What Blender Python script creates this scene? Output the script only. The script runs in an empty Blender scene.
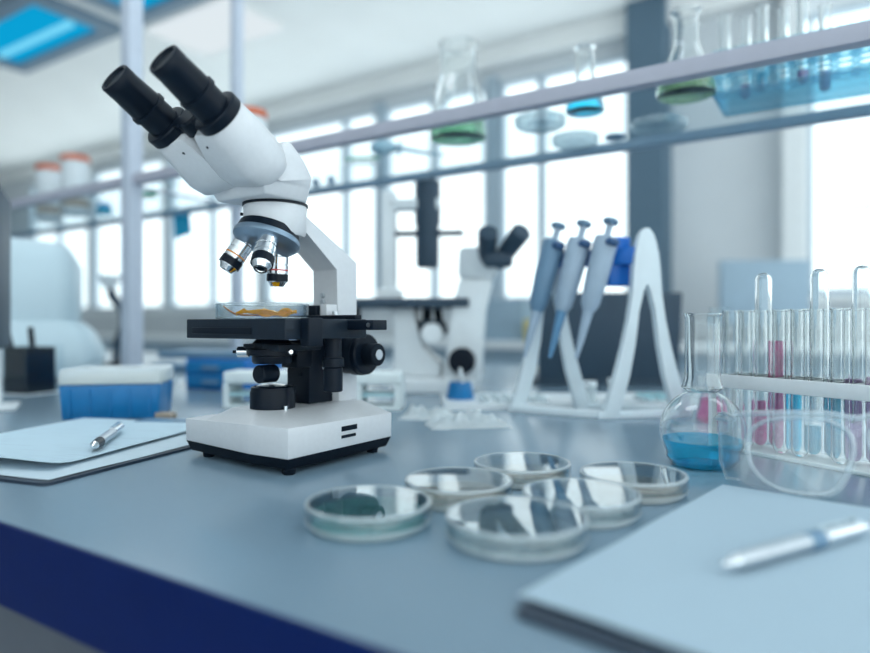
import bpy, bmesh, math, random
from mathutils import Vector, Matrix, noise
random.seed(7)
PI = math.pi
S = bpy.context.scene
COL = S.collection
ROOM = -math.radians(32.38)          # the room and bench are turned this much against the view
TZ = 0.90                            # bench top
SZ = 1.396                           # top of the glass shelf
CAMZ = 1.04

# ------------------------------------------------------------------ materials
def new_mat(name):
    m = bpy.data.materials.new(name); m.use_nodes = True
    nt = m.node_tree
    for n in list(nt.nodes): nt.nodes.remove(n)
    out = nt.nodes.new('ShaderNodeOutputMaterial')
    return m, nt, out

def pbr(name, col, rough=0.5, metal=0.0, var=0.04, scale=40, bump=0.0, trans=0.0, ior=1.45, coat=0.0, sss=0.0, rvar=0.0, spec=.5):
    m, nt, out = new_mat(name)
    b = nt.nodes.new('ShaderNodeBsdfPrincipled')
    b.inputs['Roughness'].default_value = rough
    b.inputs['Metallic'].default_value = metal
    b.inputs['IOR'].default_value = ior
    b.inputs['Transmission Weight'].default_value = trans
    b.inputs['Coat Weight'].default_value = coat
    b.inputs['Specular IOR Level'].default_value = spec
    if sss:
        b.inputs['Subsurface Weight'].default_value = sss
        b.inputs['Subsurface Radius'].default_value = (.01, .01, .01)
    tc = nt.nodes.new('ShaderNodeTexCoord')
    nz = nt.nodes.new('ShaderNodeTexNoise'); nz.inputs['Scale'].default_value = scale; nz.inputs['Detail'].default_value = 4
    nt.links.new(tc.outputs['Object'], nz.inputs['Vector'])
    cr = nt.nodes.new('ShaderNodeValToRGB')
    c0 = [max(0, c * (1 - var)) for c in col]; c1 = [min(1, c * (1 + var)) for c in col]
    cr.color_ramp.elements[0].position = .3; cr.color_ramp.elements[1].position = .7
    cr.color_ramp.elements[0].color = (*c0, 1); cr.color_ramp.elements[1].color = (*c1, 1)
    nt.links.new(nz.outputs['Fac'], cr.inputs['Fac'])
    nt.links.new(cr.outputs['Color'], b.inputs['Base Color'])
    if rvar:
        mr = nt.nodes.new('ShaderNodeMapRange')
        mr.inputs['To Min'].default_value = rough - rvar; mr.inputs['To Max'].default_value = rough + rvar
        nt.links.new(nz.outputs['Fac'], mr.inputs['Value']); nt.links.new(mr.outputs['Result'], b.inputs['Roughness'])
    if bump:
        bp = nt.nodes.new('ShaderNodeBump'); bp.inputs['Strength'].default_value = bump; bp.inputs['Distance'].default_value = .002
        nt.links.new(nz.outputs['Fac'], bp.inputs['Height']); nt.links.new(bp.outputs['Normal'], b.inputs['Normal'])
    nt.links.new(b.outputs['BSDF'], out.inputs['Surface'])
    return m

def thin_glass(name, face=(.96, .98, .985), edge=(.66, .77, .83), f0=.04, rough=.02, milky=0.0, graze=.8):
    """Thin-walled clear glass: transparent, tinted more where the wall is seen edge-on, with Fresnel gloss."""
    m, nt, out = new_mat(name)
    lw = nt.nodes.new('ShaderNodeLayerWeight'); lw.inputs['Blend'].default_value = .5
    cr = nt.nodes.new('ShaderNodeValToRGB')
    cr.color_ramp.elements[0].position = .35; cr.color_ramp.elements[0].color = (*face, 1)
    cr.color_ramp.elements[1].position = 1.0; cr.color_ramp.elements[1].color = (*edge, 1)
    nt.links.new(lw.outputs['Facing'], cr.inputs['Fac'])
    tr = nt.nodes.new('ShaderNodeBsdfTransparent'); nt.links.new(cr.outputs['Color'], tr.inputs['Color'])
    gl = nt.nodes.new('ShaderNodeBsdfGlossy'); gl.inputs['Roughness'].default_value = rough
    pw = nt.nodes.new('ShaderNodeMath'); pw.operation = 'POWER'; pw.inputs[1].default_value = 4.0
    nt.links.new(lw.outputs['Facing'], pw.inputs[0])
    ma = nt.nodes.new('ShaderNodeMath'); ma.operation = 'MULTIPLY_ADD'; ma.inputs[1].default_value = graze; ma.inputs[2].default_value = f0
    nt.links.new(pw.outputs[0], ma.inputs[0])
    mx = nt.nodes.new('ShaderNodeMixShader')
    nt.links.new(ma.outputs[0], mx.inputs['Fac']); nt.links.new(tr.outputs[0], mx.inputs[1]); nt.links.new(gl.outputs[0], mx.inputs[2])
    last = mx
    if milky:
        df = nt.nodes.new('ShaderNodeBsdfDiffuse'); df.inputs['Color'].default_value = (.85, .92, .95, 1)
        m2 = nt.nodes.new('ShaderNodeMixShader'); m2.inputs['Fac'].default_value = milky
        nt.links.new(mx.outputs[0], m2.inputs[1]); nt.links.new(df.outputs[0], m2.inputs[2]); last = m2
    nt.links.new(last.outputs[0], out.inputs['Surface'])
    return m

def real_glass(name, col=(.97, .99, .99), ior=1.48, rough=0.0):
    m, nt, out = new_mat(name)
    g = nt.nodes.new('ShaderNodeBsdfGlass'); g.inputs['Color'].default_value = (*col, 1)
    g.inputs['IOR'].default_value = ior; g.inputs['Roughness'].default_value = rough
    nt.links.new(g.outputs[0], out.inputs['Surface'])
    return m

def liquid(name, col, body=.4, ior=1.33):
    """Coloured liquid: lets tinted light through, scatters a share of it, glossy surface."""
    m, nt, out = new_mat(name)
    c = (*col, 1)
    tr = nt.nodes.new('ShaderNodeBsdfTransparent'); tr.inputs['Color'].default_value = (*[x ** .35 for x in col], 1)
    t = nt.nodes.new('ShaderNodeBsdfTranslucent'); t.inputs['Color'].default_value = c
    d = nt.nodes.new('ShaderNodeBsdfDiffuse'); d.inputs['Color'].default_value = c
    a = nt.nodes.new('ShaderNodeMixShader'); a.inputs['Fac'].default_value = .4
    nt.links.new(t.outputs[0], a.inputs[1]); nt.links.new(d.outputs[0], a.inputs[2])
    mx = nt.nodes.new('ShaderNodeMixShader')
    nz = nt.nodes.new('ShaderNodeTexNoise'); nz.inputs['Scale'].default_value = 45
    tc = nt.nodes.new('ShaderNodeTexCoord'); nt.links.new(tc.outputs['Object'], nz.inputs['Vector'])
    mr = nt.nodes.new('ShaderNodeMapRange'); mr.inputs['From Min'].default_value = .3; mr.inputs['From Max'].default_value = .7
    mr.inputs['To Min'].default_value = body * .7; mr.inputs['To Max'].default_value = min(1, body * 1.3)
    nt.links.new(nz.outputs['Fac'], mr.inputs['Value']); nt.links.new(mr.outputs['Result'], mx.inputs['Fac'])
    nt.links.new(tr.outputs[0], mx.inputs[1]); nt.links.new(a.outputs[0], mx.inputs[2])
    gl = nt.nodes.new('ShaderNodeBsdfGlossy'); gl.inputs['Roughness'].default_value = .05
    lw = nt.nodes.new('ShaderNodeLayerWeight'); lw.inputs['Blend'].default_value = .5
    pw = nt.nodes.new('ShaderNodeMath'); pw.operation = 'POWER'; pw.inputs[1].default_value = 5
    nt.links.new(lw.outputs['Facing'], pw.inputs[0])
    ma = nt.nodes.new('ShaderNodeMath'); ma.operation = 'MULTIPLY_ADD'; ma.inputs[1].default_value = .6; ma.inputs[2].default_value = .03
    nt.links.new(pw.outputs[0], ma.inputs[0])
    m2 = nt.nodes.new('ShaderNodeMixShader')
    nt.links.new(ma.outputs[0], m2.inputs['Fac']); nt.links.new(mx.outputs[0], m2.inputs[1]); nt.links.new(gl.outputs[0], m2.inputs[2])
    nt.links.new(m2.outputs[0], out.inputs['Surface'])
    return m

def emit(name, col, strength):
    m, nt, out = new_mat(name)
    e = nt.nodes.new('ShaderNodeEmission'); e.inputs['Color'].default_value = (*col, 1); e.inputs['Strength'].default_value = strength
    nt.links.new(e.outputs[0], out.inputs['Surface'])
    return m

def paper_mat(name, col, ink=(.35, .45, .55), lines=True):
    """Paper with faint rows of print."""
    m, nt, out = new_mat(name)
    b = nt.nodes.new('ShaderNodeBsdfPrincipled'); b.inputs['Roughness'].default_value = .75
    tc = nt.nodes.new('ShaderNodeTexCoord')
    mp = nt.nodes.new('ShaderNodeMapping'); nt.links.new(tc.outputs['Object'], mp.inputs['Vector'])
    mp.inputs['Scale'].default_value = (60, 1, 1)
    nz = nt.nodes.new('ShaderNodeTexNoise'); nz.inputs['Scale'].default_value = 12
    mp2 = nt.nodes.new('ShaderNodeMapping'); mp2.inputs['Scale'].default_value = (14, 130, 1)
    nt.links.new(tc.outputs['Object'], mp2.inputs['Vector'])
    n2 = nt.nodes.new('ShaderNodeTexNoise'); n2.inputs['Scale'].default_value = 1.0; n2.inputs['Detail'].default_value = 1
    nt.links.new(mp2.outputs[0], n2.inputs['Vector']); nt.links.new(mp.outputs[0], nz.inputs['Vector'])
    cr = nt.nodes.new('ShaderNodeValToRGB')
    cr.color_ramp.elements[0].position = .56; cr.color_ramp.elements[0].color = (0, 0, 0, 1)
    cr.color_ramp.elements[1].position = .66; cr.color_ramp.elements[1].color = (1, 1, 1, 1)
    nt.links.new(n2.outputs['Fac'], cr.inputs['Fac'])
    mu = nt.nodes.new('ShaderNodeMath'); mu.operation = 'MULTIPLY'; mu.inputs[1].default_value = .22 if lines else .05
    nt.links.new(cr.outputs['Color'], mu.inputs[0])
    mx = nt.nodes.new('ShaderNodeMixRGB'); mx.inputs[1].default_value = (*col, 1); mx.inputs[2].default_value = (*ink, 1)
    nt.links.new(mu.outputs[0], mx.inputs['Fac']); nt.links.new(mx.outputs[0], b.inputs['Base Color'])
    nt.links.new(b.outputs[0], out.inputs['Surface'])
    return m

M = {}
M['bench'] = pbr('bench_laminate', (.165, .25, .325), .24, var=.015, scale=8, spec=.8)
M['navy'] = pbr('navy_edge_band', (.0005, .011, .085), .6, var=.05, spec=.12)
M['cabinet'] = pbr('cabinet_grey_shaded', (.07, .085, .11), .5)  # darkened so the shade under the bench overhang is in the colour
M['white'] = pbr('white_enamel', (.66, .685, .72), .32, var=.02, scale=200, coat=.1)
M['white2'] = pbr('white_plastic', (.78, .83, .86), .38, var=.02, scale=100)
M['grey_enamel'] = pbr('blue_grey_enamel', (.38, .47, .55), .35, var=.03)
M['black'] = pbr('black_plastic', (.004, .009, .018), .34, var=.1, scale=80, spec=.2)
M['black_soft'] = pbr('black_rubber', (.004, .009, .017), .55, var=.1, scale=80, spec=.15)
M['stage'] = pbr('black_anodised_stage', (.010, .018, .030), .38, var=.1, scale=120, spec=.25)
M['chrome'] = pbr('chrome', (.80, .83, .86), .14, 1.0, var=.02)
M['steel'] = pbr('brushed_steel', (.55, .59, .63), .3, 1.0, var=.05, scale=150)
M['nose'] = pbr('blue_steel_nosepiece', (.24, .33, .43), .32, .7, var=.03)
M['lens'] = pbr('coated_lens', (.01, .02, .03), .05, 0.0, spec=.3)
M['orange_band'] = pbr('orange_band', (.75, .28, .04), .4)
M['red_band'] = pbr('red_band', (.6, .05, .05), .4)
M['rail'] = pbr('lilac_grey_rail', (.42, .43, .51), .45, var=.03)
M['rail_back'] = pbr('blue_grey_rail', (.22, .32, .42), .45, var=.03)
M['post'] = pbr('white_post', (.52, .58, .68), .4, var=.02)
M['glass'] = thin_glass('lab_glass')
M['glass_pale'] = thin_glass('frosted_lab_glass', milky=.10)
M['tubeglass'] = thin_glass('tube_glass', face=(.965, .98, .985), edge=(.66, .78, .84), milky=.05)
M['shelf_glass'] = thin_glass('shelf_glass', face=(.97, .985, .99), edge=(.90, .95, .97), f0=.01, graze=.25)
M['pane'] = thin_glass('window_pane', face=(.98, .99, .99), edge=(.9, .94, .96), f0=.03)
M['film'] = thin_glass('clear_film', face=(.93, .96, .97), edge=(.75, .84, .88), f0=.10, rough=.08, milky=.34)
M['goggle'] = thin_glass('clear_goggle_plastic', face=(.95, .975, .985), edge=(.70, .80, .86), f0=.05, rough=.04, milky=.08)
M['goggle_rim'] = thin_glass('clear_goggle_rim', face=(.86, .92, .95), edge=(.70, .80, .86), f0=.12, rough=.06, milky=.24)
M['dish'] = real_glass('dish_glass', (.975, .992, .992))
M['dish_thin'] = thin_glass('dish_glass_thin', face=(.965, .98, .985), edge=(.78, .86, .90), f0=.05, rough=.03, milky=.05)
M['dish_lid'] = thin_glass('dish_lid_glass', face=(.93, .955, .965), edge=(.66, .76, .82), f0=.06, rough=.015, graze=.9)
M['dish_rim'] = thin_glass('dish_rim_glass', face=(.90, .94, .955), edge=(.60, .70, .76), f0=.12, rough=.04, milky=.28)
M['flask'] = real_glass('flask_glass', (.985, .995, .995), 1.47)
M['agar_teal'] = liquid('agar_teal', (.40, .72, .70), .55)
M['agar_amber'] = liquid('agar_amber', (.80, .66, .52), .45)
M['agar_clear'] = liquid('agar_clear', (.86, .90, .88), .3)
M['blue_liq'] = liquid('blue_liquid', (.002, .60, 1.0), .08)
M['cyan_liq'] = liquid('cyan_liquid', (.08, .60, .85), .45)
M['green_liq'] = liquid('green_liquid', (.16, .58, .26), .4)
M['olive_liq'] = liquid('olive_green_liquid', (.45, .72, .32), .35)
M['pink_liq'] = liquid('pink_liquid', (.95, .13, .45), .4)
M['purple_liq'] = liquid('purple_liquid', (.50, .28, .62), .5)
M['cyan_acrylic'] = thin_glass('cyan_acrylic', face=(.66, .90, .96), edge=(.30, .70, .88), f0=.05, rough=.04, milky=.12)
M['blue_box'] = pbr('blue_translucent_box', (.006, .17, .42), .3, var=.08, scale=25, sss=.0)
M['blue'] = pbr('blue_plastic', (.01, .16, .50), .35)
M['royal'] = pbr('royal_blue_plastic', (.008, .15, .55), .35)
M['slate'] = pbr('slate_blue_plastic', (.13, .24, .36), .4)
M['pip_grey'] = pbr('pipette_grey_blue', (.33, .43, .54), .35)
M['pip_blue'] = pbr('pipette_blue_cone', (.10, .25, .42), .35)
M['darkblue'] = pbr('dark_blue_cap', (.02, .08, .20), .4)
M['stand'] = pbr('pale_translucent_stand', (.70, .79, .84), .35, var=.02)
M['laptop'] = pbr('dark_slate_lid', (.030, .060, .095), .5)
M['card'] = pbr('clipboard_black', (.02, .035, .06), .4)
M['paper'] = paper_mat('printed_paper', (.52, .68, .78))
M['paper2'] = paper_mat('plain_paper', (.38, .50, .59), lines=False)
M['paper3'] = paper_mat('white_paper', (.56, .68, .76), lines=False)
M['wall'] = pbr('wall_paint', (.72, .76, .79), .8, var=.02, scale=3)
M['ceil'] = pbr('ceiling_paint', (.92, .93, .92), .85, var=.02, scale=3)
M['floor'] = pbr('floor_vinyl', (.70, .72, .74), .4, var=.03, scale=6)
M['pillar'] = pbr('slate_pillar', (.10, .17, .235), .6, var=.03)  # base tone lifted, background haze is put into the colour
M['frame'] = pbr('window_frame_grey', (.42, .52, .60), .5, var=.03)
M['jamb'] = pbr('white_jamb', (.84, .87, .88), .6)
M['lampframe'] = pbr('lamp_frame_grey', (.16, .24, .32), .5)
M['lampblue'] = emit('blue_lamp_diffuser', (.003, .34, .64), 1.0)
M['lamptube'] = emit('blue_lamp_tube', (.20, .70, .95), 1.0)
M['lampwhite'] = emit('white_lamp_diffuser', (.86, .95, 1.0), .84)
M['orange_lid'] = pbr('orange_red_lid', (.62, .16, .08), .5)
M['canister'] = pbr('canister_white', (.66, .72, .76), .4)
M['tan'] = pbr('tan_powder', (.40, .34, .28), .8)
M['instrument'] = pbr('pale_instrument_housing', (.56, .70, .77), .5, var=.03, scale=4)
M['teal'] = pbr('teal_plastic', (.01, .36, .56), .4)
M['note'] = liquid('blue_note_paper', (.03, .42, .62), .92)
M['green'] = pbr('green_plastic', (.10, .40, .25), .5)
M['paleblue'] = pbr('pale_blue_plastic', (.35, .55, .66), .4)
M['yellow'] = pbr('yellow_plastic', (.75, .62, .20), .5)
M['lemon'] = liquid('specimen_yellow', (1.0, .60, .01), .9)
M['lidfilm'] = thin_glass('white_lid_film', face=(.9, .95, .97), edge=(.75, .84, .88), f0=.08, rough=.08, milky=.55)
M['stem'] = pbr('specimen_stem', (.40, .16, .04), .5, var=.3, scale=120)
M['greycab'] = pbr('counter_grey_blue', (.30, .42, .52), .5)
M['ivory'] = pbr('ivory_tips', (.70, .66, .56), .5)
M['foam'] = pbr('white_rack_plastic', (.74, .82, .84), .45)
M['aqua'] = pbr('pale_aqua_plastic', (.40, .64, .70), .4)

# ------------------------------------------------------------------ mesh helpers
def finish(bm, sharp=40):
    bmesh.ops.recalc_face_normals(bm, faces=bm.faces)
    lim = math.radians(sharp)
    for f in bm.faces: f.smooth = True
    for e in bm.edges:
        if len(e.link_faces) == 2:
            e.smooth = e.calc_face_angle(0) < lim

def obj(name, bm, mat, parent=None, loc=(0, 0, 0), rz=0, sharp=40):
    finish(bm, sharp)
    me = bpy.data.meshes.new(name); bm.to_mesh(me); bm.free()
    me.materials.append(mat)
    o = bpy.data.objects.new(name, me); COL.objects.link(o)
    o.location = loc; o.rotation_euler = (0, 0, rz)
    if parent is not None: o.parent = parent
    return o

def tag(o, label, cat, group=None):
    o['label'] = label; o['category'] = cat
    if group: o['group'] = group
    return o

def thing(name, label, cat, loc=(0, 0, 0), rz=0, group=None):
    o = bpy.data.objects.new(name, None); COL.objects.link(o)
    o.empty_display_size = .02
    o.location = loc; o.rotation_euler = (0, 0, rz)
    return tag(o, label, cat, group)

def structure(name, bm, mat, parent=None, rz=ROOM):
    o = obj(name, bm, mat, parent, rz=rz if parent is None else 0)
    if parent is None: o['kind'] = 'structure'
    return o

def copy_tree(o, parent=None):
    c = o.copy(); COL.objects.link(c)
    if parent is not None: c.parent = parent
    for ch in list(o.children): copy_tree(ch, c)
    return c

def box(x0, x1, y0, y1, z0, z1, bm=None, bev=0, segs=3):
    b = bmesh.new()
    bmesh.ops.create_cube(b, size=1)
    for v in b.verts:
        v.co = Vector(((x0 + x1) / 2 + v.co.x * (x1 - x0), (y0 + y1) / 2 + v.co.y * (y1 - y0), (z0 + z1) / 2 + v.co.z * (z1 - z0)))
    if bev: bmesh.ops.bevel(b, geom=b.edges[:], offset=bev, segments=segs, profile=.5, affect='EDGES')
    return merge(bm, b)

def merge(bm, b):
    if bm is None: return b
    me = bpy.data.meshes.new('tmp'); b.to_mesh(me); b.free()
    bm.from_mesh(me); bpy.data.meshes.remove(me)
    return bm

def xf(b, mat):
    bmesh.ops.transform(b, matrix=mat, verts=b.verts[:]); return b

def frame_to(p0, p1):
    d = Vector(p1) - Vector(p0)
    return Matrix.Translation(Vector(p0)) @ d.to_track_quat('Z', 'Y').to_matrix().to_4x4(), d.length

def lathe(prof, n=40, bm=None, mat=None):
    b = bmesh.new(); rings = []
    for r, z in prof:
        if r < 1e-7: rings.append([b.verts.new((0, 0, z))])
        else: rings.append([b.verts.new((r * math.cos(2 * PI * i / n), r * math.sin(2 * PI * i / n), z)) for i in range(n)])
    for a, c in zip(rings, rings[1:]):
        if len(a) == 1 and len(c) == 1: continue
        for i in range(n):
            j = (i + 1) % n
            if len(a) == 1: b.faces.new((a[0], c[i], c[j]))
            elif len(c) == 1: b.faces.new((a[i], a[j], c[0]))
            else: b.faces.new((a[i], a[j], c[j], c[i]))
    if mat is not None: xf(b, mat)
    return merge(bm, b)

def rod(p0, p1, r0, r1=None, n=24, bm=None, ch=0.0):
    """Closed round bar with a small chamfer at both ends."""
    r1 = r0 if r1 is None else r1
    m, L = frame_to(p0, p1)
    c = min(ch, L * .4)
    prof = [(0, 0), (r0 - c, 0)] + ([(r0, c), (r1, L - c)] if c else [(r1, L)] if r0 == r1 else [(r1, L)]) + ([(r1 - c, L)] if c else []) + [(0, L)]
    return lathe(prof, n, bm, m)

def tube(pts, r, n=10, bm=None, closed=False):
    b = bmesh.new(); P = [Vector(p) for p in pts]; N = len(P); rings = []
    up = Vector((0, 0, 1)); ref = None
    for i, p in enumerate(P):
        if closed: t = (P[(i + 1) % N] - P[i - 1]).normalized()
        else: t = (P[min(i + 1, N - 1)] - P[max(i - 1, 0)]).normalized()
        if ref is None:
            ref = t.cross(up) if abs(t.z) < .95 else t.cross(Vector((1, 0, 0)))
        ref = (ref - t * ref.dot(t)).normalized(); bi = t.cross(ref)
        rr = r[i] if isinstance(r, (list, tuple)) else r
        rings.append([b.verts.new(p + rr * (math.cos(2 * PI * k / n) * ref + math.sin(2 * PI * k / n) * bi)) for k in range(n)])
    prs = list(zip(rings, rings[1:])) + ([(rings[-1], rings[0])] if closed else [])
    for a, c in prs:
        for k in range(n): b.faces.new((a[k], a[(k + 1) % n], c[(k + 1) % n], c[k]))
    if not closed:
        b.faces.new(rings[0]); b.faces.new(rings[-1])
    return merge(bm, b)

def prism(poly, a0, a1, axis='x', bm=None, bev=0, segs=3):
    """Polygon extruded along an axis. axis x: poly is (y,z); y: (x,z); z: (x,y)."""
    b = bmesh.new()
    def P(p, a): return {'x': (a, p[0], p[1]), 'y': (p[0], a, p[1]), 'z': (p[0], p[1], a)}[axis]
    A = [b.verts.new(P(p, a0)) for p in poly]; B = [b.verts.new(P(p, a1)) for p in poly]
    b.faces.new(A); b.faces.new(B)
    for i in range(len(poly)):
        j = (i + 1) % len(poly); b.faces.new((A[i], A[j], B[j], B[i]))
    if bev: bmesh.ops.bevel(b, geom=b.edges[:], offset=bev, segments=segs, profile=.5, affect='EDGES')
    return merge(bm, b)

def loft(polys, bm=None, bev=0):
    """Stack of same-length 3D loops, closed at both ends."""
    b = bmesh.new(); R = [[b.verts.new(p) for p in q] for q in polys]
    for a, c in zip(R, R[1:]):
        for i in range(len(a)):
            j = (i + 1) % len(a); b.faces.new((a[i], a[j], c[j], c[i]))
    b.faces.new(R[0]); b.faces.new(R[-1])
    bmesh.ops.recalc_face_normals(b, faces=b.faces)
    if bev: bmesh.ops.bevel(b, geom=b.edges[:], offset=bev, segments=2, profile=.5, affect='EDGES')
    return merge(bm, b)

def shell(outer, t, tb=None):
    """Hollow vessel of wall t from an outer profile [(r,z)...] bottom to open rim."""
    tb = t if tb is None else tb
    inner = [(max(r - t, .0004), max(z, tb)) for r, z in outer if z > tb * 1.01]
    i0 = inner[0]
    return [(0, 0)] + outer + inner[::-1] + [(i0[0] * .96, tb), (0, tb)]

def r_at(prof, z):
    for (r0, z0), (r1, z1) in zip(prof, prof[1:]):
        if z0 <= z <= z1 and z1 > z0: return r0 + (r1 - r0) * (z - z0) / (z1 - z0)
    return prof[-1][0]

def fill(outer, t, level, tb=None, gap=.0002):
    tb = t if tb is None else tb
    pts = [(0, tb + gap)]; pts.append((max(r_at(outer, tb * 1.2) - t - gap, .0005) * .97, tb + gap))
    for r, z in outer:
        if tb * 1.3 < z < level: pts.append((r - t - gap, z))
    rl = r_at(outer, level) - t - gap
    pts += [(rl, level), (rl * .9, level - .0004), (0, level - .0006)]
    return pts

# ------------------------------------------------------------------ the room (built in the bench's own directions: X along, Y across)
def rbox(*a, **k): return box(*a, **k)
structure('floor', box(-9.6, 3.4, -3.2, 4.6, -.05, 0), M['floor'])
structure('ceiling', box(-9.6, 3.4, -3.2, 4.6, 3.01, 3.06), M['ceil'])
structure('wall_rear', box(-9.6, -1.2, -3.25, -3.2, 0, 3.01, box(-1.2, 3.4, -3.25, -3.2, 0, 1.4, box(-1.2, 3.4, -3.25, -3.2, 2.75, 3.01))), M['wall'])
structure('wall_left', box(-9.65, -9.6, -3.2, 4.6, 0, 3.01), M['wall'])
WY0, WY1 = 4.20, 4.28
SILL, HEAD = 1.20, 2.775
# openings along the wall, by X = -s
OPEN = [(-.18, 1.30), (-2.10, -1.142), (-3.13, -2.22), (-4.50, -3.22), (-5.90, -4.60), (-7.30, -6.00), (-8.70, -7.40)]
edges = sorted(OPEN)
wb = box(-9.6, 3.4, WY0, WY1, 0, SILL)
box(-9.6, 3.4, WY0, WY1, HEAD, 3.01, wb)
prev = -9.6
for a, b_ in edges:
    box(prev, a, WY0, WY1, SILL, HEAD, wb); prev = b_
box(prev, 3.4, WY0, WY1, SILL, HEAD, wb)
structure('wall_back', wb, M['wall'])
structure('trim_1', box(-9.6, 3.4, 4.08, 4.2, 2.88, 3.01), M['ceil'])     # bulkhead along the top of the window wall
structure('trim_2', box(-1.142, -.919, 3.98, 4.2, 0, 3.01), M['pillar'])  # dark pillar
structure('trim_3', box(-.301, -.19, 4.05, 4.2, 0, 2.86), M['jamb'])
for k, (a, b_) in enumerate(sorted(OPEN, reverse=True)):
    nm = 'window_%d' % (k + 1)
    w = bpy.data.objects.new(nm, None); COL.objects.link(w); w.rotation_euler = (0, 0, ROOM); w['kind'] = 'structure'
    fb = box(a, a + .02, 4.19, 4.25, SILL, HEAD); box(b_ - .02, b_, 4.19, 4.25, SILL, HEAD, fb)
    box(a, b_, 4.19, 4.25, HEAD - .022, HEAD, fb); box(a, b_, 4.19, 4.25, SILL, SILL + .04, fb)
    obj('window_frame', fb, M['frame'], w)
    mul = {1: -1.793, 3: -3.557}.get(k, (a + b_) / 2 if k else None)
    if mul is not None: obj('mullion', box(mul - .026, mul + .026, 4.19, 4.25, SILL + .04, HEAD - .022), M['frame'], w)
    if k == 0: obj('transom', box(a + .05, b_ - .05, 4.18, 4.24, 1.66, 1.69), M['jamb'], w)
    obj('pane', box(a + .02, b_ - .02, 4.218, 4.224, SILL + .04, HEAD - .022), M['pane'], w)
    obj('window_sill', box(a, b_, 4.10, 4.17, SILL - .03, SILL), M['jamb'], w)
for k, x in enumerate((-2.16, -3.175)):                                       # grey facing strips between windows
    structure('trim_%d' % (k + 4), box(x - .045, x + .045, 4.16, 4.2, SILL, HEAD + .05), M['frame'])

# ceiling lamps
def lamp(x0, x1, y0, y1, label, diff, tubes=True, group=None):
    t = thing('ceiling_lamp', label, 'ceiling lamp', (0, 0, 3.01), ROOM, group)
    f = .10
    fb = box(x0 - f, x1 + f, y0 - f, y0, -.05, 0); box(x0 - f, x1 + f, y1, y1 + f, -.05, 0, fb)
    box(x0 - f, x0, y0, y1, -.05, 0, fb); box(x1, x1 + f, y0, y1, -.05, 0, fb)
    obj('lamp_frame', fb, M['lampframe'], t)
    obj('diffuser', box(x0, x1, y0, y1, -.02, 0), diff, t)
    if tubes: obj('lamp_tube', rod((x0 + .08, (y0 + y1) / 2 + .06, -.035), (x1 - .08, (y0 + y1) / 2 + .06, -.035), .022), M['lamptube'], t)
    return t
lamp(-5.20, -4.12, 2.00, 2.42, 'blue-lit ceiling lamp in a dark grey frame, at the top left corner', M['lampblue'])
lamp(-3.72, -2.70, 2.00, 2.42, 'blue-lit ceiling lamp mostly cut off by the top edge, above the left post', M['lampblue'])
t = thing('ceiling_lamp', 'pale white ceiling panel lamp, above and behind the eyepieces', 'ceiling lamp', (0, 0, 3.01), ROOM)
obj('diffuser', box(-3.95, -3.15, 2.62, 3.1, -.012, 0, bev=.004), M['lampwhite'], t)
obj('lamp_rim', box(-3.97, -3.13, 2.60, 3.12, -.004, 0), M['ceil'], t)

# counter below the windows
t = thing('wall_counter', 'long grey-blue counter below the windows at the back', 'counter', (0, 0, 0), ROOM)
obj('worktop', box(-8.0, 2.2, 3.50, 4.04, .90, .94), M['white2'], t)
obj('cabinet_body', box(-7.9, 2.1, 3.58, 4.04, 0, .90), M['greycab'], t)

# the bench
bt = thing('lab_bench', 'long blue-grey lab bench with a navy front edge', 'bench', (0, 0, 0), ROOM)
obj('bench_top', box(-3.6, 1.6, .2262, 2.06, TZ - .058, TZ, bev=.0015), M['bench'], bt)
obj('edge_band', box(-3.6, 1.6, .2235, .2265, TZ - .058, TZ - .0006), M['navy'], bt)
obj('cabinet', box(-3.5, 1.5, .262, 2.0, .10, TZ - .058), M['cabinet'], bt)
obj('plinth', box(-3.45, 1.45, .32, 1.95, 0, .10), M['black_soft'], bt)

# the shelf over the bench: two bays of glass in a light metal frame
N0, N1 = .97, 1.30
sh = thing('overbench_shelf', 'glass shelf in a lilac-grey metal frame on white posts over the bench', 'shelf', (0, 0, TZ), ROOM)
SB = SZ - TZ - .006
obj('front_rail', box(-3.55, 1.0, N0 - .012, N0 + .012, SB, SB + .024, bev=.001), M['rail'], sh)
obj('back_rail', box(-3.55, 1.0, N1 - .008, N1 + .012, SB - .001, SB + .017, bev=.001), M['rail_back'], sh)
for x in (-3.53, -1.515, .97):
    obj('cross_rail', box(x - .012, x + .012, N0 + .012, N1 - .008, SB - .003, SB + .0), M['post'], sh)
    obj('post', box(x - .019, x + .019, N0 - .019 + .045 - .045, N0 + .019, 0, 1.45, bev=.002), M['post'], sh)
    obj('post', box(x - .014, x + .014, N1 - .012, N1 + .016, 0, 1.45, bev=.002), M['post'], sh)
obj('glass_pane', box(-3.50, -1.535, N0 + .0125, N1 - .0085, SB, SB + .006), M['shelf_glass'], sh)
obj('glass_pane', box(-1.495, .95, N0 + .0125, N1 - .0085, SB, SB + .006), M['shelf_glass'], sh)

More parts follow.
